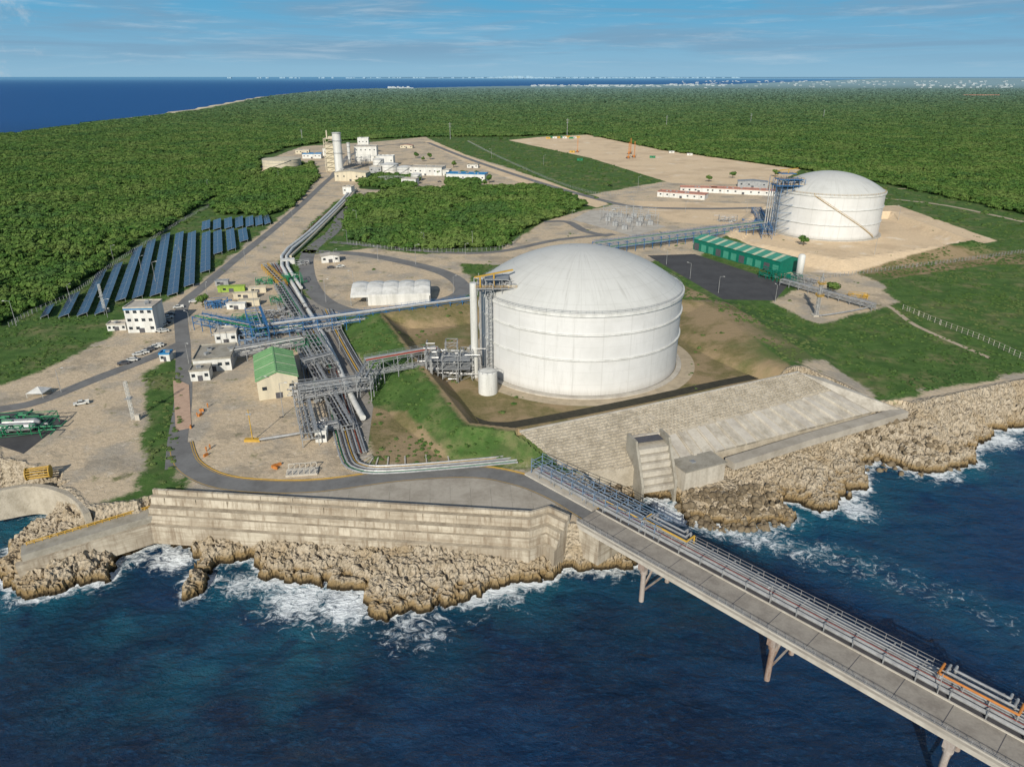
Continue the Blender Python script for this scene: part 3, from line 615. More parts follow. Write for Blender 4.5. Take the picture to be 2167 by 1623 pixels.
for i in range(7): part(t,'riser_pipe',MB().cyl((-9+i*1.7,7,0),(-9+i*1.7,7,36),.5,8),MSILV)
mb=MB(); mb.box((8,4,35),(32,16,.35)); mb.box((3,4,39),(18,12,.3)); mb.box((1,4,43),(11,9,.3))
for i in np.linspace(-8,24,9):
    for j in (-4,4,12): mb.beam((i,j,30),(i,j,40 if i<13 else 36),.25)
part(t,'roof_platform',mb,MBLUE)
mb=MB(); rails(32,16,35.3,mb,(8,4)); rails(18,12,39.2,mb,(3,4)); rails(11,9,43.2,mb,(1,4)); mb.beam((-6,0,45.5),(10,8,46),.5); mb.beam((2,4,43),(2,4,45.8),.5); part(t,'safety_railing',mb,MYEL)
mb=MB()
for i in range(22):
    a=(random.uniform(-7,22),random.uniform(-3,12)); mb.pipe([(a[0],a[1],34),(a[0],a[1],37.5),(a[0]+random.uniform(-4,4),a[1],37.5)],random.uniform(.2,.4),6)
part(t,'valve_piping',mb,MSILV)
x0,y0,_=G(955,805)
t=top('pipe_tower','grey steel pipe manifold frame between bund and tank','pipe frame',(x0,y0,0))
mb=lattice(6,5,11,4,.25,pl=False)
for dx,dy,hh in ((-7,0,13),(6,2,12),(0,6,14),(-7,6,10)):
    q=lattice(4.5,4.5,hh,5,.22,pl=False); mb.add([(a+dx,b+dy,c) for a,b,c in q.v],q.f)
for z in (5.5,9.): mb.box((-.5,2,z),(16,9,.12))
part(t,'frame',mb,MGREY)
mb=MB()
for i in range(44):
    a=Vector((random.uniform(-9,9),random.uniform(-3,8),random.uniform(1,13))); b=a+Vector((random.uniform(-6,6),0,0)); c_=b+Vector((0,random.uniform(-4,4),0)); mb.pipe([a,b,c_,(c_.x,c_.y,random.uniform(0,12))],random.uniform(.12,.32),6)
part(t,'pipe_run',mb,MSILV)
x0,y0,_=G(1032,838)
t=top('small_tank','small white cylindrical tank beside the big tank','tank',(x0,y0+3.4,0))
part(t,'shell',MB().lathe([(3.5,0),(3.5,8.3),(2.5,8.8),(.02,9.1)],32),MWHITE); mb=MB(); mb.lathe([(3.5,9.2),(3.6,9.2),(3.6,9.3),(3.5,9.3)],32)
for i in range(12): mb.beam((3.5*math.cos(i*.5236),3.5*math.sin(i*.5236),8.3),(3.5*math.cos(i*.5236),3.5*math.sin(i*.5236),9.3),.08)
part(t,'railing',mb,MGREY)
# ---- racks ----
def rack(pa,pb,h,w,sp,mt,np_,label,pm=(MSILV,),lv=2,r=.26):
    a=Vector(G(pa[0],pa[1],h));b=Vector(G(pb[0],pb[1],h)); a.z=b.z=0; L=(b-a).length; rz=math.atan2(b.y-a.y,b.x-a.x)
    t=top('pipe_rack',label,'pipe rack',tuple(a),rz); n=max(2,int(L/sp)+1); mb=MB(); zs=[h*(.55+.45*i/max(1,lv-1)) if lv>1 else h for i in range(lv)]
    for i in range(n):
        x=i*L/(n-1)
        for y in (-w/2,w/2): mb.beam((x,y,0),(x,y,h+.6),.26)
        for z in zs: mb.beam((x,-w/2,z),(x,w/2,z),.24)
    for y in (-w/2,w/2):
        for z in zs: mb.beam((0,y,z),(L,y,z),.22)
        for i in range(n-1):
            x=i*L/(n-1);x2=(i+1)*L/(n-1); mb.beam((x,y,zs[i%2]),(x2,y,zs[-1-i%2]),.13)
    part(t,'frame',mb,mt)
    mb=MB()
    for zz in (1.,1.6): mb.beam((0,w/2,h+zz),(L,w/2,h+zz),.07)
    for i in range(int(L/3)): mb.beam((i*3,w/2,h),(i*3,w/2,h+1.6),.07)
    mb.box((L/2,w/2-.5,h+.6),(L,.9,.06)); part(t,'walkway',mb,mt)
    for j in range(np_):
        y=-w/2+.6+j*(w-1.8)/max(1,np_-1); z=zs[j%lv]+.35; part(t,'pipe',MB().cyl((0,y,z),(L,y,z),r*random.uniform(.5,1.25),8),pm[j%len(pm)])
    return t
for a in (((418,668),(548,694),6,6,5,MBLUE,5,'blue steel pipe rack with walkway beside the road',(MSILV,MGREENP,MGREY)),
((545,692),(1000,632),6.5,5,6,MBLUE,6,'long blue steel pipe rack crossing towards the tank',(MSILV,MGREY,MWHITE)),
((535,652),(550,694),8,7,5,MBLUE,5,'short blue steel rack bent above pipelines',(MGREENP,MSILV)),
((1262,516),(1660,466),7,9,7,MBLUE,8,'blue steel pipe rack leading to the newer tank',(MSILV,MGREY,MGREENP),2,.36),
((1655,592),(1850,645),3,3,6,MGREY,4,'low grey pipe rack at the sandy yard'),
((632,822),(785,800),6,7,4.5,MGREY,7,'grey steel pipe bridge beside cream building',(MSILV,MGREY)),
((775,764),(925,738),11,5,5,MGREY,6,'grey steel pipe bridge crossing the grassy bund',(MSILV,MSILV,MGREY,MRED),2,.26),
((768,800),(790,764),9,5,4,MGREY,4,'grey steel riser frame of the pipe bridge',(MSILV,)),
((485,742),(640,715),5,5,5,MGREY,6,'grey steel pipe rack between plant buildings',(MSILV,MWHITE,MGREY)),
((640,850),(655,915),5,5,5,MGREY,6,'grey steel pipe rack beside the sandy yard',(MSILV,MGREY)),
((655,905),(715,895),3,2.5,4,MGREY,3,'low grey pipe support near the shore',(MSILV,)),
((655,700),(700,770),4,5,5,MGREY,5,'grey steel rack over the pipeline corridor',(MSILV,MGREY,MGREENP)),
((1600,440),(1625,486),7,7,6,MBLUE,5,'blue steel rack bent at the sandy bund'),
((500,700),(640,690),4,4,5,MBLUEG,5,'blue grey rack beside process pumps',(MSILV,MGREENP,MGREY)),
((590,600),(640,680),3.5,5,5,MGREY,6,'low grey rack over the corridor pipelines',(MSILV,MDARK,MGREENP)),
((640,765),(700,750),5,4,4,MGREY,5,'short grey pipe crossover rack',(MSILV,MGREY)),
((560,560),(600,600),3,4,5,MYEL,4,'low yellow framed pipe crossover',(MSILV,)),
((640,735),(735,900),3,4,5,MGREY,5,'low grey rack following the corridor pipelines',(MSILV,MDARK,MGREY)),
((800,672),(1000,645),3,3,6,MGREY,4,'low grey rack beside the curved road')): rack(*a)
# ---- ground pipelines ----
def pipeline(pts,r,z,mt,label,n=8,off=0.,grp=None):
    P=smooth(px(pts,z),3); P=offs(P,off); q=MB().pipe([(p.x,p.y,z) for p in P],r,n); return single('pipeline',q,mt,label,'pipeline',base=(P[0].x,P[0].y,z),group=grp)
WP=[(742,400),(722,425),(655,490),(596,543),(625,610),(690,720),(740,830),(768,884)]
pipeline(WP,1.05,1.6,MWHITE,'thick white insulated pipeline running through the plant',14)
pipeline(WP[:5],.95,1.6,MWHITE,'white insulated pipeline beside the plant road',12,-3.); pipeline(WP[:4],.8,1.5,MCREAM,'white insulated pipeline beside the plant road',12,-5.6)
PP=[(572,558),(600,604),(665,700),(700,790),(725,880),(748,960),(768,982),(820,986),(950,977),(1090,964)]
cols=[MSILV,MGREY,MRED,MSILV,MDARK,MSILV,MYEL,MGREY,MDARK,MSILV,MGREENP,MGREY]
nm_={MSILV:'silver clad',MRED:'thin red',MGREY:'grey steel',MYEL:'thin yellow',MDARK:'dark steel',MGREENP:'green painted'}
for i in range(12): pipeline(PP if i>4 else PP[:6],.3 if cols[i] in (MSILV,MGREY,MDARK) else .16,.85+(i%2)*.35,cols[i],'%s pipeline along the ground sleepers'%nm_[cols[i]],8,-3.8+i*.72,'pipelines on the sleeper way')
RP=[(690,655),(715,705),(745,760),(776,812)]
for i in range(6): pipeline(RP,.26,1.1,cols[i+3],'%s pipeline beside the grassy bund'%nm_[cols[i+3]],8,-2.4+i*.9,'pipelines beside the bund')
for i in range(5): pipeline([(735,412),(700,430),(640,478),(572,548),(576,600),(600,660)],.22,1.,(MRED,MGREY,MDARK,MSILV,MDARK)[i],'thin pipeline beside the plant road',6,-7.4-i*1.)
for i in range(4): pipeline([(600,640),(628,700),(655,760),(668,830)],.25,1.2,(MGREENP,MGREY,MDARK,MSILV)[i],'pipeline behind the cream building',6,i*1.1)
pipeline([(548,930),(640,915),(655,905)],.4,1.3,MSILV,'silver pipe stub above sandy yard')
P=smooth(px(PP),3); base=None
mbs=MB(); mbs.box((0,0,.28),(10,.4,.25)); mbs.box((-4,0,.08),(.6,.6,.16)); mbs.box((4,0,.08),(.6,.6,.16))
for i in range(0,len(P)-1):
    d_=P[i+1]-P[i]; L=d_.length
    for q in np.arange(0,L,8.):
        p=P[i]+d_*(q/L); rz=math.atan2(d_.y,d_.x)+math.pi/2
        if base is None: base=single('pipe_sleeper',mbs,MCONCL,'low concrete sleeper carrying pipelines','pipe support',base=(0,0,0),group='pipe sleepers'); base.location=(p.x,p.y,0); base.rotation_euler=(0,0,rz)
        else: dup(base,(p.x,p.y,0),rz)
def skid(u,v,mt,label,w=12,d=8,h=5,rz=0.,n=18,vessel=None):
    x,y,_=G(u,v); t=top('process_skid',label,'process equipment',(x,y,0),rz)
    part(t,'frame',lattice(w,d,h,2,.2,pl=False),mt if mt!=MSILV else MGREY); mb=MB()
    for i in range(n):
        a=Vector((random.uniform(-w/2,w/2),random.uniform(-d/2,d/2),random.uniform(.5,h))); b=a+Vector((random.uniform(-w/3,w/3),0,0)); c_=b+Vector((0,random.uniform(-d/3,d/3),0)); mb.pipe([(a.x,a.y,0),a,b,c_],random.uniform(.12,.32),6)
    part(t,'pipework',mb,mt)
    for i in range(4):
        x_,y_=random.uniform(-w/2,w/2),random.uniform(-d/2,d/2); mb=MB(); mb.box((x_,y_,.6),(1.1,1,1.2),random.random()); mb.cyl((x_+.3,y_,.9),(x_+2.,y_,.9),.45,10); part(t,'pump',mb,MGREY)
    if vessel:
        for j in range(vessel): mb=MB().cyl((-w*.3,j*3.2-1.5,2.2),(w*.25,j*3.2-1.5,2.2),1.4,16); mb.cyl((w*.25,j*3.2-1.5,2.2),(w*.32,j*3.2-1.5,2.2),1.4,16,.5); part(t,'pressure_vessel',mb,MSILV)
    return t
skid(40,912,MGREENP,'green piped pump skid with pale horizontal vessels',20,12,4,.1,34,2)
mb=MB();p=px([(-40,930),(50,960),(140,890),(50,868),(-40,880)]);mb.prism(p,.0,.06);single('equipment_pad',mb,MASPHD,None,None,base=(0,0,0),kind='structure')
for a in ((620,600,MGREENP,'green valves and pipework over pipelines',10,8,5,.4,26),(655,735,MGREENP,'green pipework manifold beside large pipeline',12,7,4,.4,26),(500,712,MSILV,'grey process piping near control building',16,12,5,.3,40),
 (545,705,MGREENP,'green pumps below the blue rack',14,8,4,.3,28),(610,690,MSILV,'silver process piping beside pipelines',12,8,5,.4,30),(650,845,MSILV,'grey pipe manifold beside cream building',9,9,6,.3,34),
 (670,915,MSILV,'small grey valve station near the shore',7,5,4,.1,20),(560,600,MGREENP,'green pump skid beside parked containers',9,6,3,.3,16),(1815,630,MYEL,'yellow framed valve skid at the sandy yard',9,5,2.2,-.4,16),
 (1650,594,MTEAL,'teal shelter with pipework beside warehouse',22,10,5,-1.07,30),(460,650,MBLUE,'blue pump frame beside the road',10,6,4,.2,16),(1540,470,MSILV,'grey process pipework near the sandy bund',14,8,5,-.2,20),
 (630,660,MDARK,'dark pump station under the blue rack',12,8,3,.4,30),(590,640,MGREENP,'green valve group beside grey pipes',8,6,3,.4,20),(700,700,MSILV,'silver valve group beside the white pipeline',9,6,3,.4,24),(475,690,MBLUEG,'blue grey pump group beside the road',10,7,3,.2,24),
 (1700,600,MSILV,'grey pumps at the end of the warehouse',12,8,4,-1.,24),(460,760,MSILV,'small grey utility pipework beside building',7,4,3,.2,16),(760,350,MSILV,'grey ducts and pipework of power station',30,18,12,.1,40),(830,385,MSILV,'pipework beside white process tanks',24,10,6,.1,30),
 (540,735,MBLUEG,'blue grey vaporiser frames beside building',12,7,5,.3,30),(690,800,MDARK,'dark valve group under the pipe bridge',10,8,3,.4,26),(600,735,MGREENP,'green valve group behind the cream building',8,6,3,.3,20),(640,560,MSILV,'grey valves beside the curved road',8,5,2.5,.3,16),
 (520,680,MGREENP,'green header pipes under the blue rack',12,6,3,.2,24),(580,670,MSILV,'silver valves beside the blue rack',10,6,4,.3,24),(1590,480,MBLUE,'blue framed valves at the sandy bund foot',14,8,5,-.2,24),
 (1500,520,MBLUE,'blue framed pumps beside the pipe rack',14,7,4,-.3,22),(740,375,MSILV,'grey ducting between power station buildings',20,12,9,.1,30)): skid(*a)
# ---- buildings ----
def bldg(u,v,w,d,h,rz,label,wm=MWHITE,rm=MCONCL,gable=0.,nw=4,rows=1,name='building',cat='building',doors=1,trim=None,z=0,par=.5):
    x,y,_=G(u,v,z); rz=math.radians(rz); t=top(name,label,cat,(x,y,z),rz)
    q=MB().box((0,d/2,h/2),(w,d,h))
    if gable: q.add([(-w/2,0,h),(w/2,0,h),(0,0,h+gable),(-w/2,d,h),(w/2,d,h),(0,d,h+gable)],[(0,1,2),(5,4,3)])
    part(t,'wall',q,wm); q=MB()
    if gable:
        e=.5; sl_=gable/(w/2)
        for sgn in (-1,1):
            vs=[(sgn*(w/2+e),-e,h-sl_*e+.08),(0,-e,h+gable+.08),(0,d+e,h+gable+.08),(sgn*(w/2+e),d+e,h-sl_*e+.08)]; vs+=[(p[0],p[1],p[2]+.18) for p in vs]; q.add(vs,[(0,1,2,3),(7,6,5,4),(0,4,5,1),(1,5,6,2),(2,6,7,3),(3,7,4,0)])
        q.box((0,d/2,h+gable+.25),(.5,d+1,.15))
    else:
        q.box((0,d/2,h+.1),(w+.4,d+.4,.2))
        for a,b in (((0,-.05,h+.2+par/2),(w+.4,.3,par)),((0,d+.05,h+.2+par/2),(w+.4,.3,par)),((-w/2-.05,d/2,h+.2+par/2),(.3,d-.25,par)),((w/2+.05,d/2,h+.2+par/2),(.3,d-.25,par))): q.box(a,b)
    part(t,'roof',q,rm)
    if not gable and par>.2:
        for i in range(min(6,max(1,int(w*d/70)))): part(t,'roof_unit',MB().box((random.uniform(-w*.35,w*.35),random.uniform(d*.2,d*.8),h+.7),(1.6,1.3,1.),random.random()),MGREY)
    for rI in range(rows):
        for i in range(nw):
            xx=-w/2+w*(i+.5)/nw; zz=(h/rows)*(rI+.58)
            if rI==0 and doors and i==nw//2: continue
            part(t,'window',MB().box((0,-.04,0),(min(1.6,w/nw*.55),.1,min(1.3,h/rows*.4))),MGLASS,loc=(xx,0,zz))
        for i in range(max(1,nw//2)): part(t,'window',MB().box((-.04,0,0),(.1,min(1.6,d/nw),min(1.2,h/rows*.4))),MGLASS,loc=(-w/2,d*(i+.5)/max(1,nw//2),(h/rows)*(rI+.58)))
    if doors: part(t,'door',MB().box((0,-.06,min(1.1,h*.35)),(min(2.4,w*.25),.14,min(2.2,h*.7))),MDARK)
    if trim: q=MB(); q.box((0,-.1,h-.4),(w+.3,.18,.6)); q.box((-w/2-.1,d/2,h-.4),(.18,d,.6)); part(t,'trim',q,trim)
    return t
gb=bldg(592,842,14,27,7.5,20,'cream walled building with bright green gable roof',MCREAM,MGROOF,2.6,3,1)
for i in range(12):
    for sgn in (-1,1): part(gb,'roof_rib',MB().beam((sgn*7.4,1+i*2.3,7.75),(sgn*.3,1+i*2.3,10.3),.12,.12),MPALE if i%4==0 else MGROOF)
bldg(302,704,12.5,12,11.5,4,'tall white control building with blue roof trim',MWHITE,MCONCL,0,4,3,trim=MWIN)
bldg(248,700,8,5,2.8,8,'low white annex beside control building',MWHITE,MCONCL)
bldg(452,786,14,17,5,12,'white substation building with grey flat roof',MWHITE,MCONC,0,5,1)
bldg(425,806,7,6,4,12,'small white equipment building with flat roof',MWHITE,MCONC,0,3,1)
bldg(480,728,9,8,5,12,'small white plant building near pipe rack',MWHITE,MCONCL,0,3,1)
bldg(350,765,4,4,3,5,'small white and blue guard booth',MWHITE,MWIN,0,2,1)
bldg(680,936,3.5,3.5,3.5,5,'small white equipment kiosk on sandy yard',MWHITE,MWHITE,0,2,1,doors=0)
bldg(700,556,11,7,4,15,'small white office near curved road',MWHITE,MCONCL,.8,3,1)
for u,v,w_,d_,l,wm_,rz_ in ((490,618,14,3,'lime green shipping container on sandy ground',mat('lime_paint',(.26,.38,.06),None,1,.6),8),(520,632,12,3,'cream shipping container on sandy ground',MCREAM,8),(528,648,10,4,'beige portable site cabin',MCREAM,10),(500,655,9,3,'white portable site cabin',MWHITE,5),(545,620,9,3,'beige portable site cabin',MCREAM,12),(610,560,8,4,'white portable cabin beside pipelines',MWHITE,20),(470,605,7,3,'grey shipping container on sandy ground',MGREY,8)):
    bldg(u,v,w_,d_,2.8,rz_,l,wm_,wm_,0,2,1,name='container',cat='container',par=.1)
t=top('warehouse','long teal green warehouse with striped metal roof','warehouse',(139.5,442.5,0),math.radians(-61.7)); Wl,Wd,Wh=74,17,7.5
q=MB(); q.prism([(-Wl/2,0),(Wl/2,0),(Wl/2,Wd),(-Wl/2,Wd)],0,Wh)
for x in (-Wl/2,Wl/2): q.add([(x,0,Wh),(x,Wd,Wh),(x,Wd/2,Wh+2.)],[(0,1,2)])
part(t,'wall',q,MTEAL)
def roofstrip(q,xa,xb,o,sides=(0,1)):
    for sd in sides:
        y0_,y1_=(-.6,Wd/2) if sd==0 else (Wd+.6,Wd/2)
        vs=[(xa,y0_,Wh-.14+o),(xb,y0_,Wh-.14+o),(xb,y1_,Wh+2+o),(xa,y1_,Wh+2+o)]; q.add(vs,[(0,1,2,3) if sd==0 else (3,2,1,0)])
q=MB(); roofstrip(q,-Wl/2-.5,Wl/2+.5,.06); part(t,'roof',q,MTEALR)
for i in range(9): q=MB(); roofstrip(q,-33+i*8.,-30.4+i*8.,.14); part(t,'skylight',q,MPALE)
for i in range(11): part(t,'wall_panel',MB().box((-34+i*6.8,-.06,2.6),(4.4,.12,4.4)),MTEALR if i%3 else MDARK)
x0,y0,_=G(828,645); t=top('canopy_shelter','wide white shelter with low ribbed fabric roof','shelter',(x0,y0,0),.10)
q=MB(); W_=40; zb=5.6; NB=5
xsn=np.linspace(-W_/2,W_/2,51); vz=lambda x:.75*abs(math.sin(math.pi*NB*(x+W_/2)/W_))**.7
for xa,xb in zip(xsn[:-1],xsn[1:]):
    za,zc_=vz(xa),vz(xb); ring=lambda x,zz:[(x,-1.,zb+zz*.3),(x,5,zb+1.9+zz),(x,11,zb+2.7+zz),(x,17,zb+1.9+zz),(x,23,zb+zz*.3)]
    A_=ring(xa,za);B2=ring(xb,zc_); q.add(A_+B2,[(i,i+5,i+6,i+1) for i in range(4)]); q.add([(xa,-1,zb-1.1),(xb,-1,zb-1.1),B2[0],A_[0]],[(0,1,2,3)])
part(t,'ribbed_roof',q,MWHITE)
part(t,'front_curtain',MB().box((4,-.8,2.5),(31,.15,4.9)),MWHITE)
q=MB(); q.prism([(W_/2-.1,-.7),(W_/2+.05,-.7),(W_/2+.05,22.7),(W_/2-.1,22.7)],0,zb); q.add([(W_/2,-.9,zb),(W_/2,5,zb+1.9),(W_/2,11,zb+2.7),(W_/2,17,zb+1.9),(W_/2,22.9,zb)],[(4,3,2,1,0)]); part(t,'side_curtain',q,MWHITE)
for i in range(6):
    for y in (-.6,11,22.6): part(t,'post',MB().beam((-W_/2+i*W_/5,y,0),(-W_/2+i*W_/5,y,5.5),.25),MGREY)
def stack(u,v,r,h,label,mt=MWHITE):
    x,y,_=G(u,v); t=top('chimney_stack',label,'chimney',(x,y,0)); part(t,'shaft',MB().cyl((0,0,0),(0,0,h),r,24),mt)
    for z in (h*.5,h*.8,h-.6): part(t,'platform_ring',MB().lathe([(r+.05,z),(r+.9,z),(r+.9,z+.3),(r+.05,z+.3)],24),MGREY)
stack(719,366,5.,46,'tall white exhaust stack at the power station'); stack(740,345,2,26,'slim white vent stack at power station')
x0,y0,_=G(703,362); t=top('boiler_structure','beige steel boiler structure with platforms','boiler house',(x0,y0,0),.1)
part(t,'frame',lattice(12,16,38,7,.6),MCREAM); q=MB(); q.box((0,0,16),(9,13,32)); q.box((2,-2,38),(5,6,5)); part(t,'casing',q,MCREAM); part(t,'vent',MB().cyl((-3,3,38),(-3,3,47),.8,8),MCREAM)
for a in ((775,342,30,26,19,5,'large white turbine hall at power station',MWHITE,MCONCL,0,5,2),(742,384,36,16,9,-8,'cream coloured workshop with flat pale roof',MCREAM,MCREAM,1.6,5,1),(770,326,16,14,22,5,'tall white machinery block at power station',MWHITE,MWHITE,0,3,2),
 (900,372,40,22,9,-8,'white flat roofed plant building',MWHITE,MCONCL,0,7,1),(985,385,44,16,8,-12,'white building with blue roof panels',MWHITE,MWIN,0,8,1),(660,336,26,14,6,5,'white and blue low building behind the stack',MWHITE,MWIN,0,5,1),(865,392,16,12,6,-10,'small white building beside trees',MWHITE,MCONCL,0,4,1),
 (640,326,20,10,5,5,'beige low building by the forest',MCREAM,MCONCL,0,4,1),(700,330,22,12,10,5,'white plant annex behind boiler',MWHITE,MCONCL,0,4,1),(815,352,22,16,12,0,'white filter house at the power station',MWHITE,MWHITE,0,4,1),(860,314,20,10,4,-6,'low building with red tiled roof',MCREAM,MREDR,1.4,4,1),(735,412,9,9,7,-10,'small grey valve house over the pipelines',MWHITE,MCONCL,0,2,1),
 (935,372,18,12,6,-10,'small white annex with grey roof',MWHITE,MCONCL,0,3,1),(795,368,14,10,8,0,'grey clad electrical building at power station',MGREY,MCONCL,0,3,1),(620,344,12,8,4,0,'small grey shed near the oil tank',MGREY,MCONCL,0,2,1),(1000,356,14,9,4,-10,'small white store building with grey roof',MWHITE,MCONC,0,3,1),
 (1440,420,46,13,4.5,-28,'long low white block with red roof',MWHITE,MREDR,0,7,1),(1478,408,36,11,4.5,-10,'low white block with red roof',MWHITE,MREDR,0,6,1),(1572,412,66,13,4.5,-20,'long low white block with pinkish red roof',MWHITE,MREDR,0,9,1),(1592,398,30,12,6,-15,'grey metal clad storage shed',MGREY,MGREY,1.2,4,1)):
    u,v,w_,d_,h_,rz_,l,wm_,rm_,g_,nw_,rw_=a; bldg(u,v,w_,d_,h_,rz_,l,wm_,rm_,g_,nw_,rw_)
def ctank(u,v,r,h,label,mt=MWHITE,rise=1.5):
    x,y,_=G(u,v); t=top('storage_tank',label,'tank',(x,y+r,0)); part(t,'shell',MB().lathe([(r,0),(r,h)],48),mt,smooth=True); part(t,'roof',MB().lathe([(r+.2,h),(r*.5,h+rise*.75),(.02,h+rise)],48),mt)
    for z in (h*.35,h*.7,h): part(t,'ring',MB().lathe([(r,z),(r+.25,z),(r+.25,z+.25),(r,z+.25)],48),MGREY)
    q=MB()
    for i in range(20):
        a=-2.4+i*.08; q.beam(((r+.5)*math.cos(a),(r+.5)*math.sin(a),h*i/20),((r+.5)*math.cos(a+.08),(r+.5)*math.sin(a+.08),h*(i+1)/20),.8,.15)
    part(t,'stair',q,MGREY)
ctank(586,362,23.5,12,'wide beige oil storage tank at forest edge',MCREAM); ctank(822,368,11,10,'white water tank at the power station'); ctank(855,372,9,9,'white water tank at the power station'); ctank(800,360,7,12,'white process tank at the power station'); ctank(880,384,6,7,'small white tank beside plant building')
x,y,_=G(1690,588); r,h=2,14; t=top('pressure_vessel','upright white pressure vessel beside warehouse','vessel',(x,y,0)); part(t,'shell',MB().lathe([(.02,1),(r,2),(r,h-1),(r*.6,h-.2),(.02,h)],24),MWHITE,smooth=True)
for a in (0.5,2.1,3.7,5.2): part(t,'leg',MB().beam((r*.8*math.cos(a),r*.8*math.sin(a),0),(r*.8*math.cos(a),r*.8*math.sin(a),2.4),.25),MGREY)
x0,y0,_=G(1727,668); t=top('vent_mast','slim yellow banded vent mast on concrete pad','mast',(x0,y0,0)); part(t,'mast',lattice(1.3,1.3,19,9,.2,pl=False),MSILV); part(t,'vent_pipe',MB().cyl((0,0,0),(0,0,21),.35,8),MSILV); q=MB(); q.box((0,0,10),(3,3,.2)); q.box((0,0,16),(3,3,.2)); rails(3,3,16,q); rails(3,3,10,q); part(t,'platform',q,MYEL); part(t,'footing',MB().box((0,0,.3),(4,4,.6)),MCONCL)
pipeline([(1735,668),(1790,660),(1850,648)],.35,1.,MSILV,'silver pipe leading to the vent mast')
# ---- solar arrays ----
SA=[(95,675,109,651,20),(136,674,160,626,25),(175,671,217,578,25),(212,668,252,562,24),(256,640,294,527,25),(292,634,322,512,25),(330,629,352,499,26),(366,628,381,496,25),(401,609,407,495,24),(435,579,437,495,23),(462,540,461,492,21),(491,532,487,489,20),(517,514,513,488,20),
 (436,489,437,471,19),(460,488,460,468,18),(484,486,483,465,18),(507,484,506,463,18),(529,482,528,462,18),(549,480,547,461,17),(567,477,562,460,14)]
for ub,vb,ut,vt,wp in SA:
    A=Vector(G(ub,vb));B_=Vector(G(ut,vt)); wA=wp*(A.y*CT+H*ST)/F; d_=(B_-A);L=d_.length; d_.normalize(); rt=Vector((d_.y,-d_.x,0)); wd=wA*.92
    t=top('solar_array','long row of dark blue solar panels on low frames','solar panels',tuple(A),0,'solar panel rows')
    q=MB(); seg=max(1,int(L/12)); uvs=[]; z=lambda s:1.5+s*1.5
    for i in range(seg):
        a=A+d_*(L*i/seg+.15);b=A+d_*(L*(i+1)/seg-.15)
        for s0,s1 in ((-.5,-.01),(.01,.5)):
            vs=[(a+rt*wd*s0)+Vector((0,0,z(s0))),(a+rt*wd*s1)+Vector((0,0,z(s1))),(b+rt*wd*s1)+Vector((0,0,z(s1))),(b+rt*wd*s0)+Vector((0,0,z(s0)))]
            q.add([p-A for p in vs],[(0,1,2,3)]); lu=round((b-a).length/2.); uvs+=[(0,0),(1,0),(1,lu),(0,lu)]
    o=part(t,'panel',q,MSOLAR); uvl=o.data.uv_layers.new(name='UVMap'); uvl.data.foreach_set('uv',[c for p in uvs for c in p])
    q=MB()
    for i in range(seg+1):
        a=d_*(L*i/seg)
        for s in (-.4,.4): q.beam(a+rt*wd*s,a+rt*wd*s+Vector((0,0,1.45+s*1.5)),.15)
        q.beam(a-rt*wd*.45+Vector((0,0,.78)),a+rt*wd*.45+Vector((0,0,2.1)),.12)
    q.beam(Vector((0,0,1.4)),d_*L+Vector((0,0,1.4)),.12); part(t,'support_frame',q,MGREY)
# ---- sea wall ----
ZP=2.6
wpth=[Vector((*G2(u,v,ZP),0)) for u,v in ((322,1036),(1122,1084),(1160,1073),(1202,1092))]
prof=[(-.8,ZP),(.0,ZP),(.1,1.3),(1.3,1.2),(1.7,-1.0),(3.2,-1.2),(3.4,-2.9),(4.1,-3.0),(4.6,-5.2),(5.6,-5.4),(5.7,-11),(-.8,-11)]
t=top('sea_wall','stepped weathered concrete sea wall above rocky shore','sea wall',tuple(wpth[0]))
q=MB(); np_=len(prof); R_=[offs(wpth,p[0]) for p in prof]
def wv(j,i): p=R_[j][i]; return (p.x,p.y,prof[j][1])
for i in range(len(wpth)-1):
    vs=[wv(j,i) for j in range(np_)]+[wv(j,i+1) for j in range(np_)]
    o_=len(q.v); q.v+=vs
    for j in range(np_): q.f.append(tuple(o_+x for x in (j,(j+1)%np_,(j+1)%np_+np_,j+np_))); q.m.append(1 if j in (2,4,6,8) else 0)
q.add([wv(j,0) for j in range(np_)],[tuple(range(np_))]); q.add([wv(j,len(wpth)-1) for j in range(np_)],[tuple(range(np_))[::-1]])
part(t,'stepped_wall',q,[MSWALL,MTREAD],world=True)
q=MB(); L=(wpth[1]-wpth[0]).length; d_=(wpth[1]-wpth[0]).normalized(); rt=Vector((d_.y,-d_.x,0))
for s_ in np.arange(4,L-2,9.):
    for o_,z0,z1 in ((.06,1.4,ZP-.05),(1.52,-.9,1.1)):
        p=wpth[0]+d_*s_+rt*o_; q.box((p.x,p.y,(z0+z1)/2),(.1,.3,z1-z0),math.atan2(d_.y,d_.x))
part(t,'expansion_joint',q,MTREAD,world=True)
a=Vector(G(338,1082,-3.));b_=Vector(G(38,1172,-4.5))
t=top('wing_wall','low thick concrete breakwater wall with yellow railing','sea wall',tuple(a)); part(t,'wall',MB().beam(a+Vector((0,1.5,-4)),b_+Vector((0,1.5,-4)),5,8),MCONC,world=True); part(t,'ledge',MB().beam(a+Vector((0,-1.6,-5)),b_+Vector((0,-1.6,-5)),2,6),MSWALL,world=True)
q=MB(); a2=a+Vector((0,3.6,.9));b2_=b_+Vector((0,3.6,.9)); q.beam(a2,b2_,.2); q.beam(a2-Vector((0,0,.5)),b2_-Vector((0,0,.5)),.15)
for i in range(20): p=a2.lerp(b2_,i/19); q.beam(p-Vector((0,0,1)),p,.15)
part(t,'railing',q,MYEL,world=True)
P=smooth(px([(-60,1052),(0,1040),(70,1030),(130,1042),(168,1064),(185,1090)],-1.),5); q=MB()
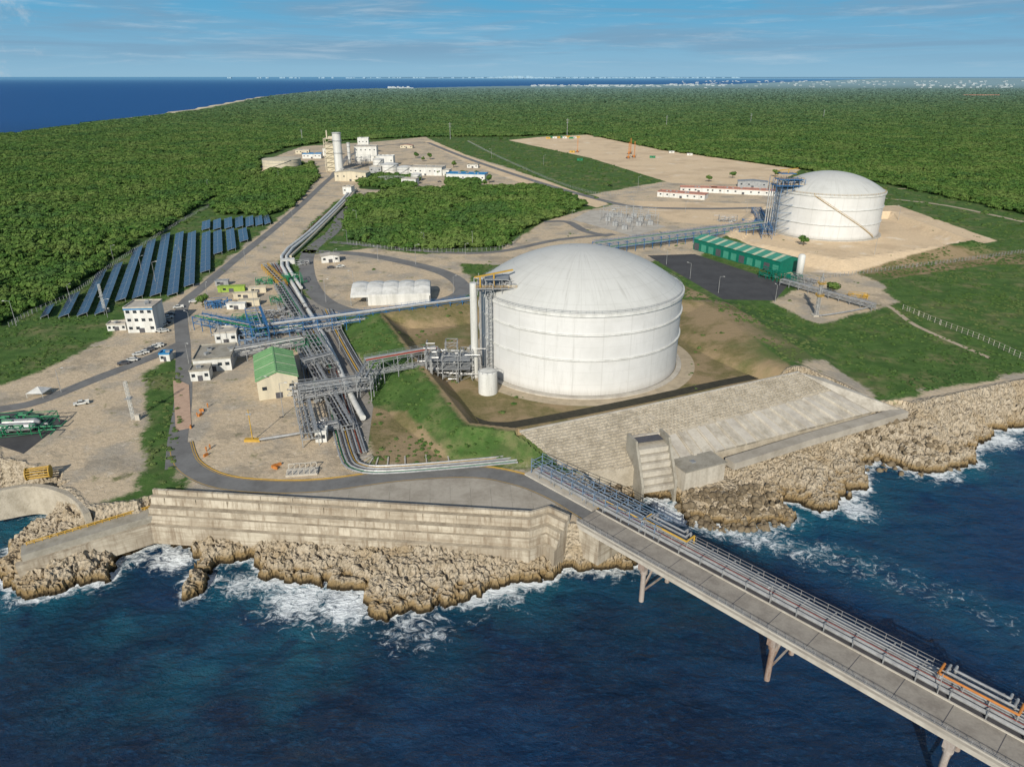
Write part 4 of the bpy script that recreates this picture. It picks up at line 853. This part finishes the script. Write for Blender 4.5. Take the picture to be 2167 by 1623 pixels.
for a,b_ in zip(P[:-1],P[1:]): q.beam((a.x,a.y,-5),(b_.x,b_.y,-5),1.6,9.4)
single('retaining_wall',q,MARM,'curved stone retaining wall around small cove','retaining wall')
x0,y0,_=G(85,1012); t=top('cable_drum','yellow slatted cable drum on dirt','cable drum',(x0,y0,0),.3); q=MB()
for i in range(12): q.cyl((-3,1.5*math.cos(i*.5236),1.9+1.5*math.sin(i*.5236)),(3,1.5*math.cos(i*.5236),1.9+1.5*math.sin(i*.5236)),.16,6)
part(t,'slats',q,MYEL); part(t,'flange',MB().cyl((-3.1,0,1.9),(-2.9,0,1.9),1.9,20),MYEL); part(t,'flange',MB().cyl((2.9,0,1.9),(3.1,0,1.9),1.9,20),MYEL)
# ---- dike ----
def lp(P,s):
    s=max(0,min(1,s))*2; i=min(1,int(s)); return P[i].lerp(P[i+1],s-i)
def dk(s,f): return lp(C_,s).lerp(lp(T_,s),f)
t=top('sea_dike','sloping armoured dike with stone blocks and concrete slabs','dike',tuple(C_[0]))
q=MB(); n=40
for i in range(n):
    for j in range(8): q.add([dk(i/n,j/8),dk((i+1)/n,j/8),dk((i+1)/n,(j+1)/8),dk(i/n,(j+1)/8)],[(0,3,2,1)])
    a_,b__=dk(i/n,1),dk((i+1)/n,1); q.add([a_,b__,b__-Vector((0,0,6)),a_-Vector((0,0,6))],[(0,3,2,1)])
part(t,'bedding_slope',q,MARM,world=True)
q=MB(); spl=lambda s: 1. if s<.47 else (.6-.12*(s-.47)/.53)
NS=110
for i in range(NS):
    s=(i+.5)/NS; Ld=(dk(s,1)-dk(s,0)).length; nr=int(Ld*spl(s)/1.15)
    for j in range(nr):
        if random.random()<.08: continue
        f=(j+.5+random.uniform(-.1,.1))*1.15/Ld; p=dk(s+(j%2)*.5/NS,f)
        q.box((p.x,p.y,p.z+.02+random.uniform(-.12,.12)),(.8*random.uniform(.75,1.15),.75*random.uniform(.75,1.2),.6),.45+random.uniform(-.3,.3))
part(t,'armour_blocks',q,MARM,world=True)
for i in range(22):
    w_=.53/22; s0=.47+w_*i;s1=.47+w_*(i+1)-.0025; up=Vector((0,0,.26)); q=MB()
    v0=[dk(s0,spl(s0+.001))+up,dk(s1,spl(s1))+up,dk(s1,1)+up,dk(s0,1)+up]; v1=[p-up*3 for p in v0]
    q.add(v0+v1,[(0,3,2,1),(0,1,5,4),(1,2,6,5),(2,3,7,6),(3,0,4,7)])
    if i%2==0:
        r0_=[dk(s0+.002,spl(s0+.001))+up,dk(s0+.008,spl(s0+.001))+up,dk(s0+.008,1)+up,dk(s0+.002,1)+up]; q.add(r0_+[p+Vector((0,0,.5)) for p in r0_],[(4,7,6,5),(0,4,5,1),(1,5,6,2),(2,6,7,3),(3,7,4,0)])
    part(t,'concrete_slab',q,MSLAB if i%3 else MCONCL,world=True)
q=MB()
for a,b_ in zip(C_[:-1],C_[1:]): q.beam(a+Vector((0,0,.1)),b_+Vector((0,0,.1)),.7,.6)
part(t,'crest_beam',q,MCONCL,world=True)
q=MB()
for a,b_ in zip(pathpts[:-1],pathpts[1:]): q.beam(a-Vector((0,0,.9)),b_-Vector((0,0,.9)),4.2,2.4)
single('path',q,MAPR,None,None,base=(0,0,0),kind='structure')
q=MB(); q.add([Vector(G(1690,788,6.2)),Vector(G(1745,800,4.)),Vector(G(1905,866,-.6)),Vector(G(1845,872,-1.8))],[(0,3,2,1)]); single('pavement',q,MSLAB,None,None,base=(0,0,0),kind='structure')
# outfall block
x0,y0,_=G(1395,1040,-8.5); t=top('outfall_structure','tall concrete outfall block with stepped sloping face','outfall structure',(x0,y0,-9.5),math.radians(16))
for sx_ in (-5.5,5.5):
    q=MB(); pts=[(0,-5),(0,3.4),(6.5,15.5),(12.5,15.5),(12.5,-5)]; vs=[(sx_-.4,a,b) for a,b in pts]+[(sx_+.4,a,b) for a,b in pts]
    q.add(vs,[(0,1,2,3,4),(9,8,7,6,5)]+[(i,i+5,(i+1)%5+5,(i+1)%5) for i in range(5)]); part(t,'side_wall',q,MCONC)  # darker concrete than the steps: the block's shaded side put into the colour
for i in range(6):
    ya=.4+i*1.1; zt_=2.6+i*2.05; part(t,'step',MB().box((0,(ya+12)/2,zt_-.85),(10.15-.01*i,12-ya-.02*i,1.7)),MSLAB)
    part(t,'painted_step_shade',MB().box((0,(ya+12.3)/2+.6,zt_-1.85),(10.1,11.2-ya,.34)),MDARK)  # dark box painting the shade line under each step
part(t,'back_wall',MB().box((0,12.2,7.2),(10.1,.6,14.4)),MCONCL); part(t,'top_opening',MB().box((0,9.6,14.25),(8.5,3.6,.1)),MDARK)
x0,y0,_=G(1490,1024,-8.5); t=top('concrete_building','low blank concrete pump building with flat roof','building',(x0,y0,-9.5),math.radians(24)); part(t,'wall',MB().box((0,4,3.4),(15,8,6.8)),MSLAB); part(t,'roof',MB().box((0,4,6.95),(15.8,8.8,.3)),MCONC); part(t,'hatch',MB().box((-2,4,7.3),(1.5,1.5,.4)),MGREY)
# ---- pier ----
N0=Vector((22.2,149.6,0)); D=Vector((.68,-.733,0)).normalized(); PR=Vector((-D.y,D.x,0))
rzp=math.atan2(D.y,D.x)
pier=top('pier','long concrete jetty carrying road and pipelines over sea','pier',(N0.x,N0.y,0),rzp)
W_=14.; part(pier,'deck',MB().box((87,W_/2,.35),(190,W_,.6)),mat('jetty_deck',(.31,.285,.245),(.2,.18,.155),.25,.9,bump=.03))
part(pier,'painted_deck_shade',MB().box((87,10.8,.68),(190,5.9,.04)),MDARK)  # dark sheet painting the shade under the pipes onto the deck
q=MB()
for x in np.arange(-6,182,8.5): q.box((x,4.,.665),(.12,7.3,.02))
part(pier,'deck_joint',q,MDARK)
for yy in (.6,W_/2,W_-.6): part(pier,'girder',MB().box((87,yy,-.6),(190,.7,1.3)),MCONCL)
part(pier,'kerb',MB().box((87,.15,.8),(190,.3,.35)),MCONCL); part(pier,'kerb',MB().box((87,7.7,.8),(190,.3,.35)),MCONCL)
q=MB()
for z in (1.25,1.6,1.95): q.beam((-8,.15,z),(182,.15,z),.07)
for x in np.arange(-8,182,2.): q.beam((x,.15,.9),(x,.15,2.),.08)
part(pier,'railing',q,MSILV); q=MB()
for z in (2.6,3.4): q.beam((-8,W_-.1,z),(182,W_-.1,z),.07)
for x in np.arange(-8,182,3.): q.beam((x,W_-.1,.6),(x,W_-.1,3.4),.09)
part(pier,'railing',q,MSILV)
q=MB()
for x in np.arange(-30,182,6.):
    q.beam((x,8.1,.6),(x,8.1,2.7),.2); q.beam((x,13.6,.6),(x,13.6,2.7),.2); q.beam((x,8.,1.2),(x,13.7,1.2),.2); q.beam((x,8.,2.7),(x,13.7,2.7),.16)
q.beam((-30,8.1,2.7),(182,8.1,2.7),.1);q.beam((-30,13.6,2.7),(182,13.6,2.7),.1); part(pier,'pipe_frame',q,MGREY)
q=MB()
for x in np.arange(-34,14,4.):
    for y in (9,13.5): q.beam((x,y,.3),(x,y,4.6),.2)
    q.beam((x,9,4.4),(x,13.5,4.4),.18); q.beam((x,9,2.9),(x,13.5,2.9),.18)
for y in (9,13.5):
    for z in (2.9,4.4,5.3): q.beam((-34,y,z),(12,y,z),.13)
    for x in np.arange(-34,10,4.): q.beam((x,y,2.9),(x+4,y,4.4),.11); q.beam((x,y,4.4),(x,y,5.3),.1)
part(pier,'blue_pipe_gantry',q,MBLUEG)
part(pier,'approach_slab',MB().box((-22,11,.3),(26,7.6,.5)),MCONCL)
mbp=MB()
for yy in (1.6,W_-1.6):
    mbp.cyl((0,yy,-22),(0,yy,-3.2),.62,14); mbp.cyl((0,yy,-4.4),(0,yy,-3.),.95,14)
mbp.box((0,W_/2,-2.1),(1.8,W_-.4,1.8)); mbp.beam((0,1.8,-9),(0,6.6,-4),.4); mbp.beam((0,W_-1.8,-9),(0,7.4,-4),.4); mbp.beam((0,2,-10),(0,W_-2,-10),.35)
ob=None
for s_ in (13,47,81,115,149):
    if ob is None: ob=part(pier,'pile_bent',mbp,MRUST,loc=(s_,0,0))
    else: o=ob.copy(); o.location=(s_,0,0); COL.objects.link(o)
part(pier,'abutment',MB().box((-4,W_/2+.3,-4.6),(7,W_,9.2)),MSWALL)
def pl_(pts,r,mt,label):
    q=MB(); q.pipe([tuple(N0+D*p[0]+PR*p[1]+Vector((0,0,p[2]))) for p in pts],r,10); single('pipeline',q,mt,label,'pipeline',group='jetty pipelines')
for y,z,r,mt in ((8.7,1.8,.48,MSILV),(9.8,1.85,.5,MGREY),(10.9,1.75,.4,MSILV),(11.8,1.8,.46,MGREY),(12.7,1.7,.36,MSILV),(13.3,1.6,.22,MSILV)): pl_([(-32,y,z),(182,y,z)],r,mt,'silver clad pipeline running along the jetty' if mt==MSILV else 'grey pipeline running along the jetty')
pl_([(-32,9.2,2.9),(182,9.2,2.9)],.06,MRED,'thin red pipe on the jetty rack')
for y in (10.4,11.3,12.2): pl_([(-32,y,2.95),(182,y,2.95)],.14,MSILV,'thin silver pipe on the jetty rack')
pl_([(-8,10.2,3.2),(0,10.2,3.4),(4,10.2,3.)],.22,MYEL,'short yellow pipe bend on jetty rack')
for s_,mt in ((6,MYEL),(75,MORA)):
    for k_,oo in enumerate((0,1.,2.)):
        pl_([(s_+oo,12.8,1.9),(s_+oo,12.8,4.2+oo*.4),(s_+oo,9.4+oo,4.2+oo*.4),(s_+13-oo,9.4+oo,4.2+oo*.4),(s_+13-oo,12.8,4.2+oo*.4),(s_+13-oo,12.8,1.9)],.24,mt if k_==0 else MSILV,'raised pipe expansion loop on the jetty')
    for k_ in (0,4.3,8.6,13): pl_([(s_+k_,9.8,1.9),(s_+k_,9.8,4.1)],.15,MSILV,'upright loop support on the jetty')
# ---- lamps, cars, fences, misc ----
lt=top('street_lamp','tall grey street lamp with single arm','street lamp',(0,0,0),0,'street lamps'); part(lt,'pole',MB().cyl((0,0,0),(0,0,9),.13,8,.08),MSILV)
part(lt,'arm',MB().beam((0,0,8.9),(1.8,0,9.3),.1),MSILV); part(lt,'lamp_head',MB().box((2.1,0,9.3),(.9,.35,.16)),MWHITE)
LP=[(228,672),(560,845),(404,700),(440,632),(520,560),(600,500),(150,640),(240,550),(300,575),(660,500),(735,515),(800,552),(708,560),(985,545),(898,520),(755,470),(1000,520),(1460,590),(1520,620),(1410,560),(620,470),(1210,470),(1340,445),(1130,395),(1050,365),(850,300),(960,620),(1640,640),(130,830),(400,770),(440,400),(590,380),(1580,450),(1450,450),(640,630),(540,660),(470,735),(720,745),(600,880),(690,640),(35,690),(330,600),(385,560),(750,620),(880,560),(1040,335),(1150,350),(1350,400),(1700,500),(1850,540),(1900,470)]
for i,(u,v) in enumerate(LP):
    p=G(u,v)
    if i==0: lt.location=p
    else: dup(lt,p,random.uniform(0,6.3),scale=(1.1,1.1,1.35) if i>33 else None)
for i,s_ in enumerate((8,42,76,110)):
    p=N0+D*s_+PR*7.9+Vector((0,0,.9)); dup(lt,p,rzp-math.pi/2,scale=(.8,.8,.55))
q0=top('light_mast','tall pale mast on concrete block in sandy yard','mast',G(535,933)); part(q0,'mast',MB().cyl((0,0,0),(0,0,11),.2,8,.12),MYEL); part(q0,'footing',MB().box((0,0,.4),(5,1.6,.8)),MYEL); part(q0,'lamp_head',MB().box((0,0,9.5),(1.6,.3,.5)),MGREY)
for u,v in ((283,888),(222,660)):
    x,y,_=G(u,v); t=top('telecom_mast','slim pale lattice mast beside small cabinet','mast',(x,y,0)); part(t,'mast',lattice(.8,.8,14,10,.1,pl=False),MWHITE); part(t,'cabinet',MB().box((1.6,0,1.),(1.5,1.2,2)),MCONCL); part(t,'platform',MB().box((0,0,8),(2.,2.,.15)),MGREY)
def car(pick,mt,label):
    t=top('parked_car' if not pick else 'pickup_truck',label,'car' if not pick else 'pickup truck',(0,0,0),0,'cars parked by the plant road')
    L=5.0 if pick else 4.5; q=MB()
    def ex(pr,w): vs=[(a,-w,b) for a,b in pr]+[(a,w,b) for a,b in pr]; n=len(pr); q.add(vs,[tuple(range(n)),tuple(range(2*n-1,n-1,-1))]+[(i,i+n,(i+1)%n+n,(i+1)%n) for i in range(n)])
    ex([(-L/2,.4),(-L/2,.95),(-L/2+1.1,1.02),(L/2-.1,1.0),(L/2,.4)],.9); cab=[(-1.3,1.01),(-.7,1.65),(.5,1.65),(.8,1.01)] if pick else [(-1.3,1.01),(-.6,1.48),(1.1,1.48),(1.9,1.01)]; ex(cab,.76)
    if pick: q.box((1.65,.84,1.15),(1.6,.1,.3)); q.box((1.65,-.84,1.15),(1.6,.1,.3))
    part(t,'body',q,mt); q=MB(); ex([(a*1.02,b-.06 if b>1.2 else b+.06) for a,b in cab],.78); part(t,'windows',q,MGLASS)
    for x in (-L/2+.85,L/2-.85):
        for y in (-.82,.82): part(t,'wheel',MB().cyl((0,-.12,0),(0,.12,0),.36,12),MTYRE,loc=(x,y,.36))
    return t
cw=car(False,MWHITE,'white parked car beside the plant road'); cd=car(False,MDARK,'dark parked car beside the plant road'); pk=car(True,MWHITE,'white pickup truck on dirt ground')
pk.location=G(173,856); pk.rotation_euler=(0,0,.5); cw.location=G(293,752); cw.rotation_euler=(0,0,.6); cd.location=G(262,771); cd.rotation_euler=(0,0,.5)
for i,(u,v) in enumerate([(280,764),(305,748),(317,742),(328,737),(336,733),(345,690),(352,684),(356,674),(347,703),(338,702),(360,668),(378,652),(410,640),(900,648),(700,568),(720,566),(1300,446),(875,388),(930,386),(640,350),(985,395)]): dup((cw,cw,cd,pk)[i%4],G(u,v),.5+random.uniform(-.3,.3))
def fence(pts,label,h=2.4,sp=3.,mt=MGREY):
    P=smooth(px(pts),4); q=MB(); r=MB()
    for a,b_ in zip(P[:-1],P[1:]):
        L=(b_-a).length
        for s_ in np.arange(0,L,sp): p=a.lerp(b_,s_/L); q.beam((p.x,p.y,0),(p.x,p.y,h),.16)
        for zz in (.4,1.3,h-.1): r.beam((a.x,a.y,zz),(b_.x,b_.y,zz),.06)
    t=top('fence',label,'fence',(P[0].x,P[0].y,0)); part(t,'posts',q,mt,world=True); part(t,'wires',r,mt,world=True)
fence([(20,692),(70,664),(160,622),(255,552),(375,476),(440,440),(520,400)],'long grey wire fence along forest edge')
fence([(1910,655),(1990,688),(2080,722),(2167,762),(2260,800)],'pale concrete post fence across scrub',h=2.6,sp=3.,mt=MCONCL)
fence([(1740,590),(1900,570),(2060,550),(2200,530)],'wire fence along the sandy bund')
fence([(735,515),(860,532),(1050,530),(1100,505)],'wire fence beside the tree island')
fence([(990,300),(1080,345),(1260,412),(1400,392)],'wire fence around the cleared lot')
fence([(880,650),(800,672),(840,740)],'short grey fence by the bund')
tp=top('utility_pole','slim pale transmission pole above the forest','utility pole',G(953,296),0,'transmission poles'); part(tp,'pole',MB().cyl((0,0,0),(0,0,30),.5,8,.3),MSILV); q=MB(); q.beam((-3.,0,27),(3.,0,27),.35); q.beam((-2.4,0,23),(2.4,0,23),.35); part(tp,'crossarm',q,MSILV)
for u,v,h_ in ((1200,289,1.1),(1410,268,.8),(1588,262,.8),(1742,252,.8),(640,300,.7)): dup(tp,G(u,v),random.uniform(-.3,.3),scale=(1,1,h_))
rg=top('drilling_rig','brown drilling rig standing on cleared sandy ground','drilling rig',G(1222,323),0,'drilling rigs'); part(rg,'mast',lattice(1.1,1.1,22,8,.18,pl=False),MORA); part(rg,'cab',MB().box((0,3,2.),(3,5,2.)),MORA); part(rg,'track',MB().box((-1.8,3,.6),(1,8,1.1)),MDARK); part(rg,'track',MB().box((1.8,3,.6),(1,8,1.1)),MDARK)
for u,v in ((1330,336),(1342,334),(1334,326)): dup(rg,G(u,v),random.uniform(0,3))
for i in range(16):
    u,v=(1160+i*7,293+random.uniform(-1.5,1.5)) if i<10 else (random.uniform(1180,1500),random.uniform(300,345))
    bldg(u,v,8,3,2.6,random.uniform(-20,20),('yellow','green','white')[i%3]+' container at the cleared construction site',(MYEL,MGREENP,MWHITE)[i%3],(MYEL,MGREENP,MWHITE)[i%3],0,1,1,name='container',cat='container',doors=0,par=.1)
gt=top('substation_gantry','grey steel switchyard gantry with insulators','substation gantry',G(1285,470),-.3,'switchyard gantries'); q=MB()
for x in (-6,0,6): q.beam((x,0,0),(x,0,10),.26)
q.beam((-7,0,8.5),(7,0,8.5),.3); q.beam((-7,0,10),(7,0,10),.2)
for x in (-4.5,-3,-1.5,1.5,3,4.5): q.beam((x,0,8.5),(x,0,7),.18)
part(gt,'frame',q,MGREY); q=MB(); q.box((0,4,1.6),(4,2.6,3.2)); [q.cyl((x,4,3.2),(x,4,5),.2,6) for x in (-1,0,1)]; part(gt,'transformer',q,MGREY)
for u,v in ((1310,462),(1330,472),(1350,480),(1300,480),(1375,478),(1340,462),(1370,466),(1320,488),(1292,462),(1355,470)): dup(gt,G(u,v),-.3)
def tree(seed,h,r):
    t=top('tree','broad green tree with rounded leafy crown','tree',(0,0,0),0,'trees among the buildings'); q=MB(); q.cyl((0,0,0),(0,0,h*.6),.35,8,.2)
    R=random.Random(seed)
    for i in range(5): a=i*1.3; q.cyl((0,0,h*.4),(r*.6*math.cos(a),r*.6*math.sin(a),h*.75),.16,6,.07)
    part(t,'trunk',q,MTRUNK); cb_=MB()
    for i in range(7):
        c=crown_mb(seed*10+i,70,1.,True,.3); a=R.uniform(0,6.3);rr=r*R.uniform(.1,.6);s=r*R.uniform(.35,.6); o_=(rr*math.cos(a),rr*math.sin(a),h*R.uniform(.6,.95)); cb_.add([(x*s+o_[0],y*s+o_[1],z*s+o_[2]) for x,y,z in c.v],c.f)
    part(t,'crown',cb_,MLEAF); return t
tr=[tree(1,7,4.5),tree(2,6,4),tree(3,8,5)]
TP=[(1760,627),(1700,520),(910,338),(880,335),(895,342),(1035,388),(1010,380),(1025,395),(925,372),(700,320),(620,352),(430,650),(780,512),(1100,470),(1180,435),(1290,395),(1500,385),(1550,378),(1060,300),(960,355),(760,322),(1640,375)]
for i,(u,v) in enumerate(TP):
    if i<3: tr[i].location=G(u,v)
    else: s_=random.uniform(.7,1.2); dup(tr[i%3],G(u,v),random.uniform(0,6),scale=(s_,s_,s_))
pp=MB(); pp.cyl((-.1,0,0),(-.09,0,.85),.08,6,.1);pp.cyl((.1,0,0),(.09,0,.85),.08,6,.1);pp.cyl((0,0,.82),(0,0,1.45),.17,8,.2);pp.cyl((0,0,1.45),(0,0,1.55),.07,6);pp.cyl((0,0,1.55),(0,0,1.78),.1,8,.09);pp.cyl((-.24,0,1.4),(-.3,.05,.8),.06,6,.04);pp.cyl((.24,0,1.4),(.3,.05,.8),.06,6,.04)
po=single('person',pp,MORA,'worker in orange coveralls standing on dirt','person',base=(0,0,0),group='workers on site'); po.location=G(437,955)
for u,v in ((445,950),(440,862),(418,882),(426,876)): dup(po,G(u,v))
cl0=MB(); cl0.box((0,0,.4),(1.6,.5,.8)); cl0.box((0,0,.85),(1.2,.25,.15)); co0=single('traffic_barrier',cl0,MORA,'orange plastic barrier on the yard','barrier',base=(0,0,0),group='barriers'); co0.location=G(427,870)
for u,v in ((424,880),(436,965),(404,905),(580,988),(590,985),(583,992)): dup(co0,G(u,v),random.random()*3)
q=MB(); q.box((0,0,.3),(9,4,.6))
for i in range(6): q.beam((-4+i*1.6,-1.8,.6),(-4+i*1.6,-1.8,2.2),.2); q.beam((-4+i*1.6,1.8,.6),(-4+i*1.6,1.8,2.2),.2)
q.beam((-4,-1.8,2.2),(4,-1.8,2.2),.2);q.beam((-4,1.8,2.2),(4,1.8,2.2),.2); o=single('drain_pit',q,MCONCL,'concrete framed drain pit on sandy yard','drain pit',base=(0,0,0)); o.location=G(640,1000); o.rotation_euler=(0,0,.15)
x0,y0,_=G(85,836); q=MB(); q.add([(-3,-3,1.8),(3,-3,1.8),(3,3,1.8),(-3,3,1.8),(0,0,3.4)],[(0,1,4),(1,2,4),(2,3,4),(3,0,4)]); [q.beam((a,b,0),(a,b,1.8),.1) for a in (-2.9,2.9) for b in (-2.9,2.9)]; o=single('canopy_tent',q,MWHITE,'small white pop up canopy on dirt','tent',base=(0,0,0)); o.location=(x0,y0,0)
# ---- far town ----
q=MB(); R=random.Random(5)
def fb(u,v,w_,h_,z=0):
    x,y,_=G(u,v,z); s=y*CT/F; q.box((x,y,h_*s/2),(w_*s,w_*s*.7,h_*s))
for i in range(40): fb(R.uniform(822,872),R.uniform(186.5,188.8),R.uniform(2,7),R.uniform(1,3.4))
for i in range(180): u=R.uniform(1120,1540); fb(u,R.uniform(180.5,184.5) if u<1400 else R.uniform(178.5,183),R.uniform(2,9),R.uniform(.6,1.5))
for i in range(190): fb(R.uniform(1440,2250),172+abs(R.gauss(0,6)),R.uniform(1.5,7),R.uniform(.5,1.4))
for i in range(40): fb(R.uniform(1940,2140),R.uniform(180,187),R.uniform(2,8),R.uniform(1,2.2))
single('distant_town',q,mat('far_town_plaster',(.40,.44,.46),(.27,.32,.34),.01,.8),'pale low buildings of a distant coastal town','town',base=(0,0,0),kind='stuff')
q=MB()
for i in range(14): x,y,_=G(2040+i*5.5,204); q.box((x,y,4),(12,10,8))
single('distant_roofs',q,MREDR,'cluster of far red roofed buildings','town',base=(0,0,0),kind='stuff')
q=MB()
for i in range(260):
    u=R.choice([R.uniform(560,1500),R.gauss(1090,25),R.uniform(1000,1500)]); x=(u-1083.5)/F*42000*1.08; y=42000+R.uniform(0,1500); h_=R.uniform(10,40)*(2.6 if 1060<u<1130 and R.random()<.3 else 1); q.box((x,y,h_/2+SEA+20),(R.uniform(60,180),60,h_+30))
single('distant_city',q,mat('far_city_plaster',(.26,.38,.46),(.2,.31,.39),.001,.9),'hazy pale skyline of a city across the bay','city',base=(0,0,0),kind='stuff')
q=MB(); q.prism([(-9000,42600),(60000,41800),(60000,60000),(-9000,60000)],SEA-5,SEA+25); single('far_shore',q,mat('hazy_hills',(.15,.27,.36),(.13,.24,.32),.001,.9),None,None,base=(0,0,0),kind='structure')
print('instances',len(Ps),'scrub',len(P_))
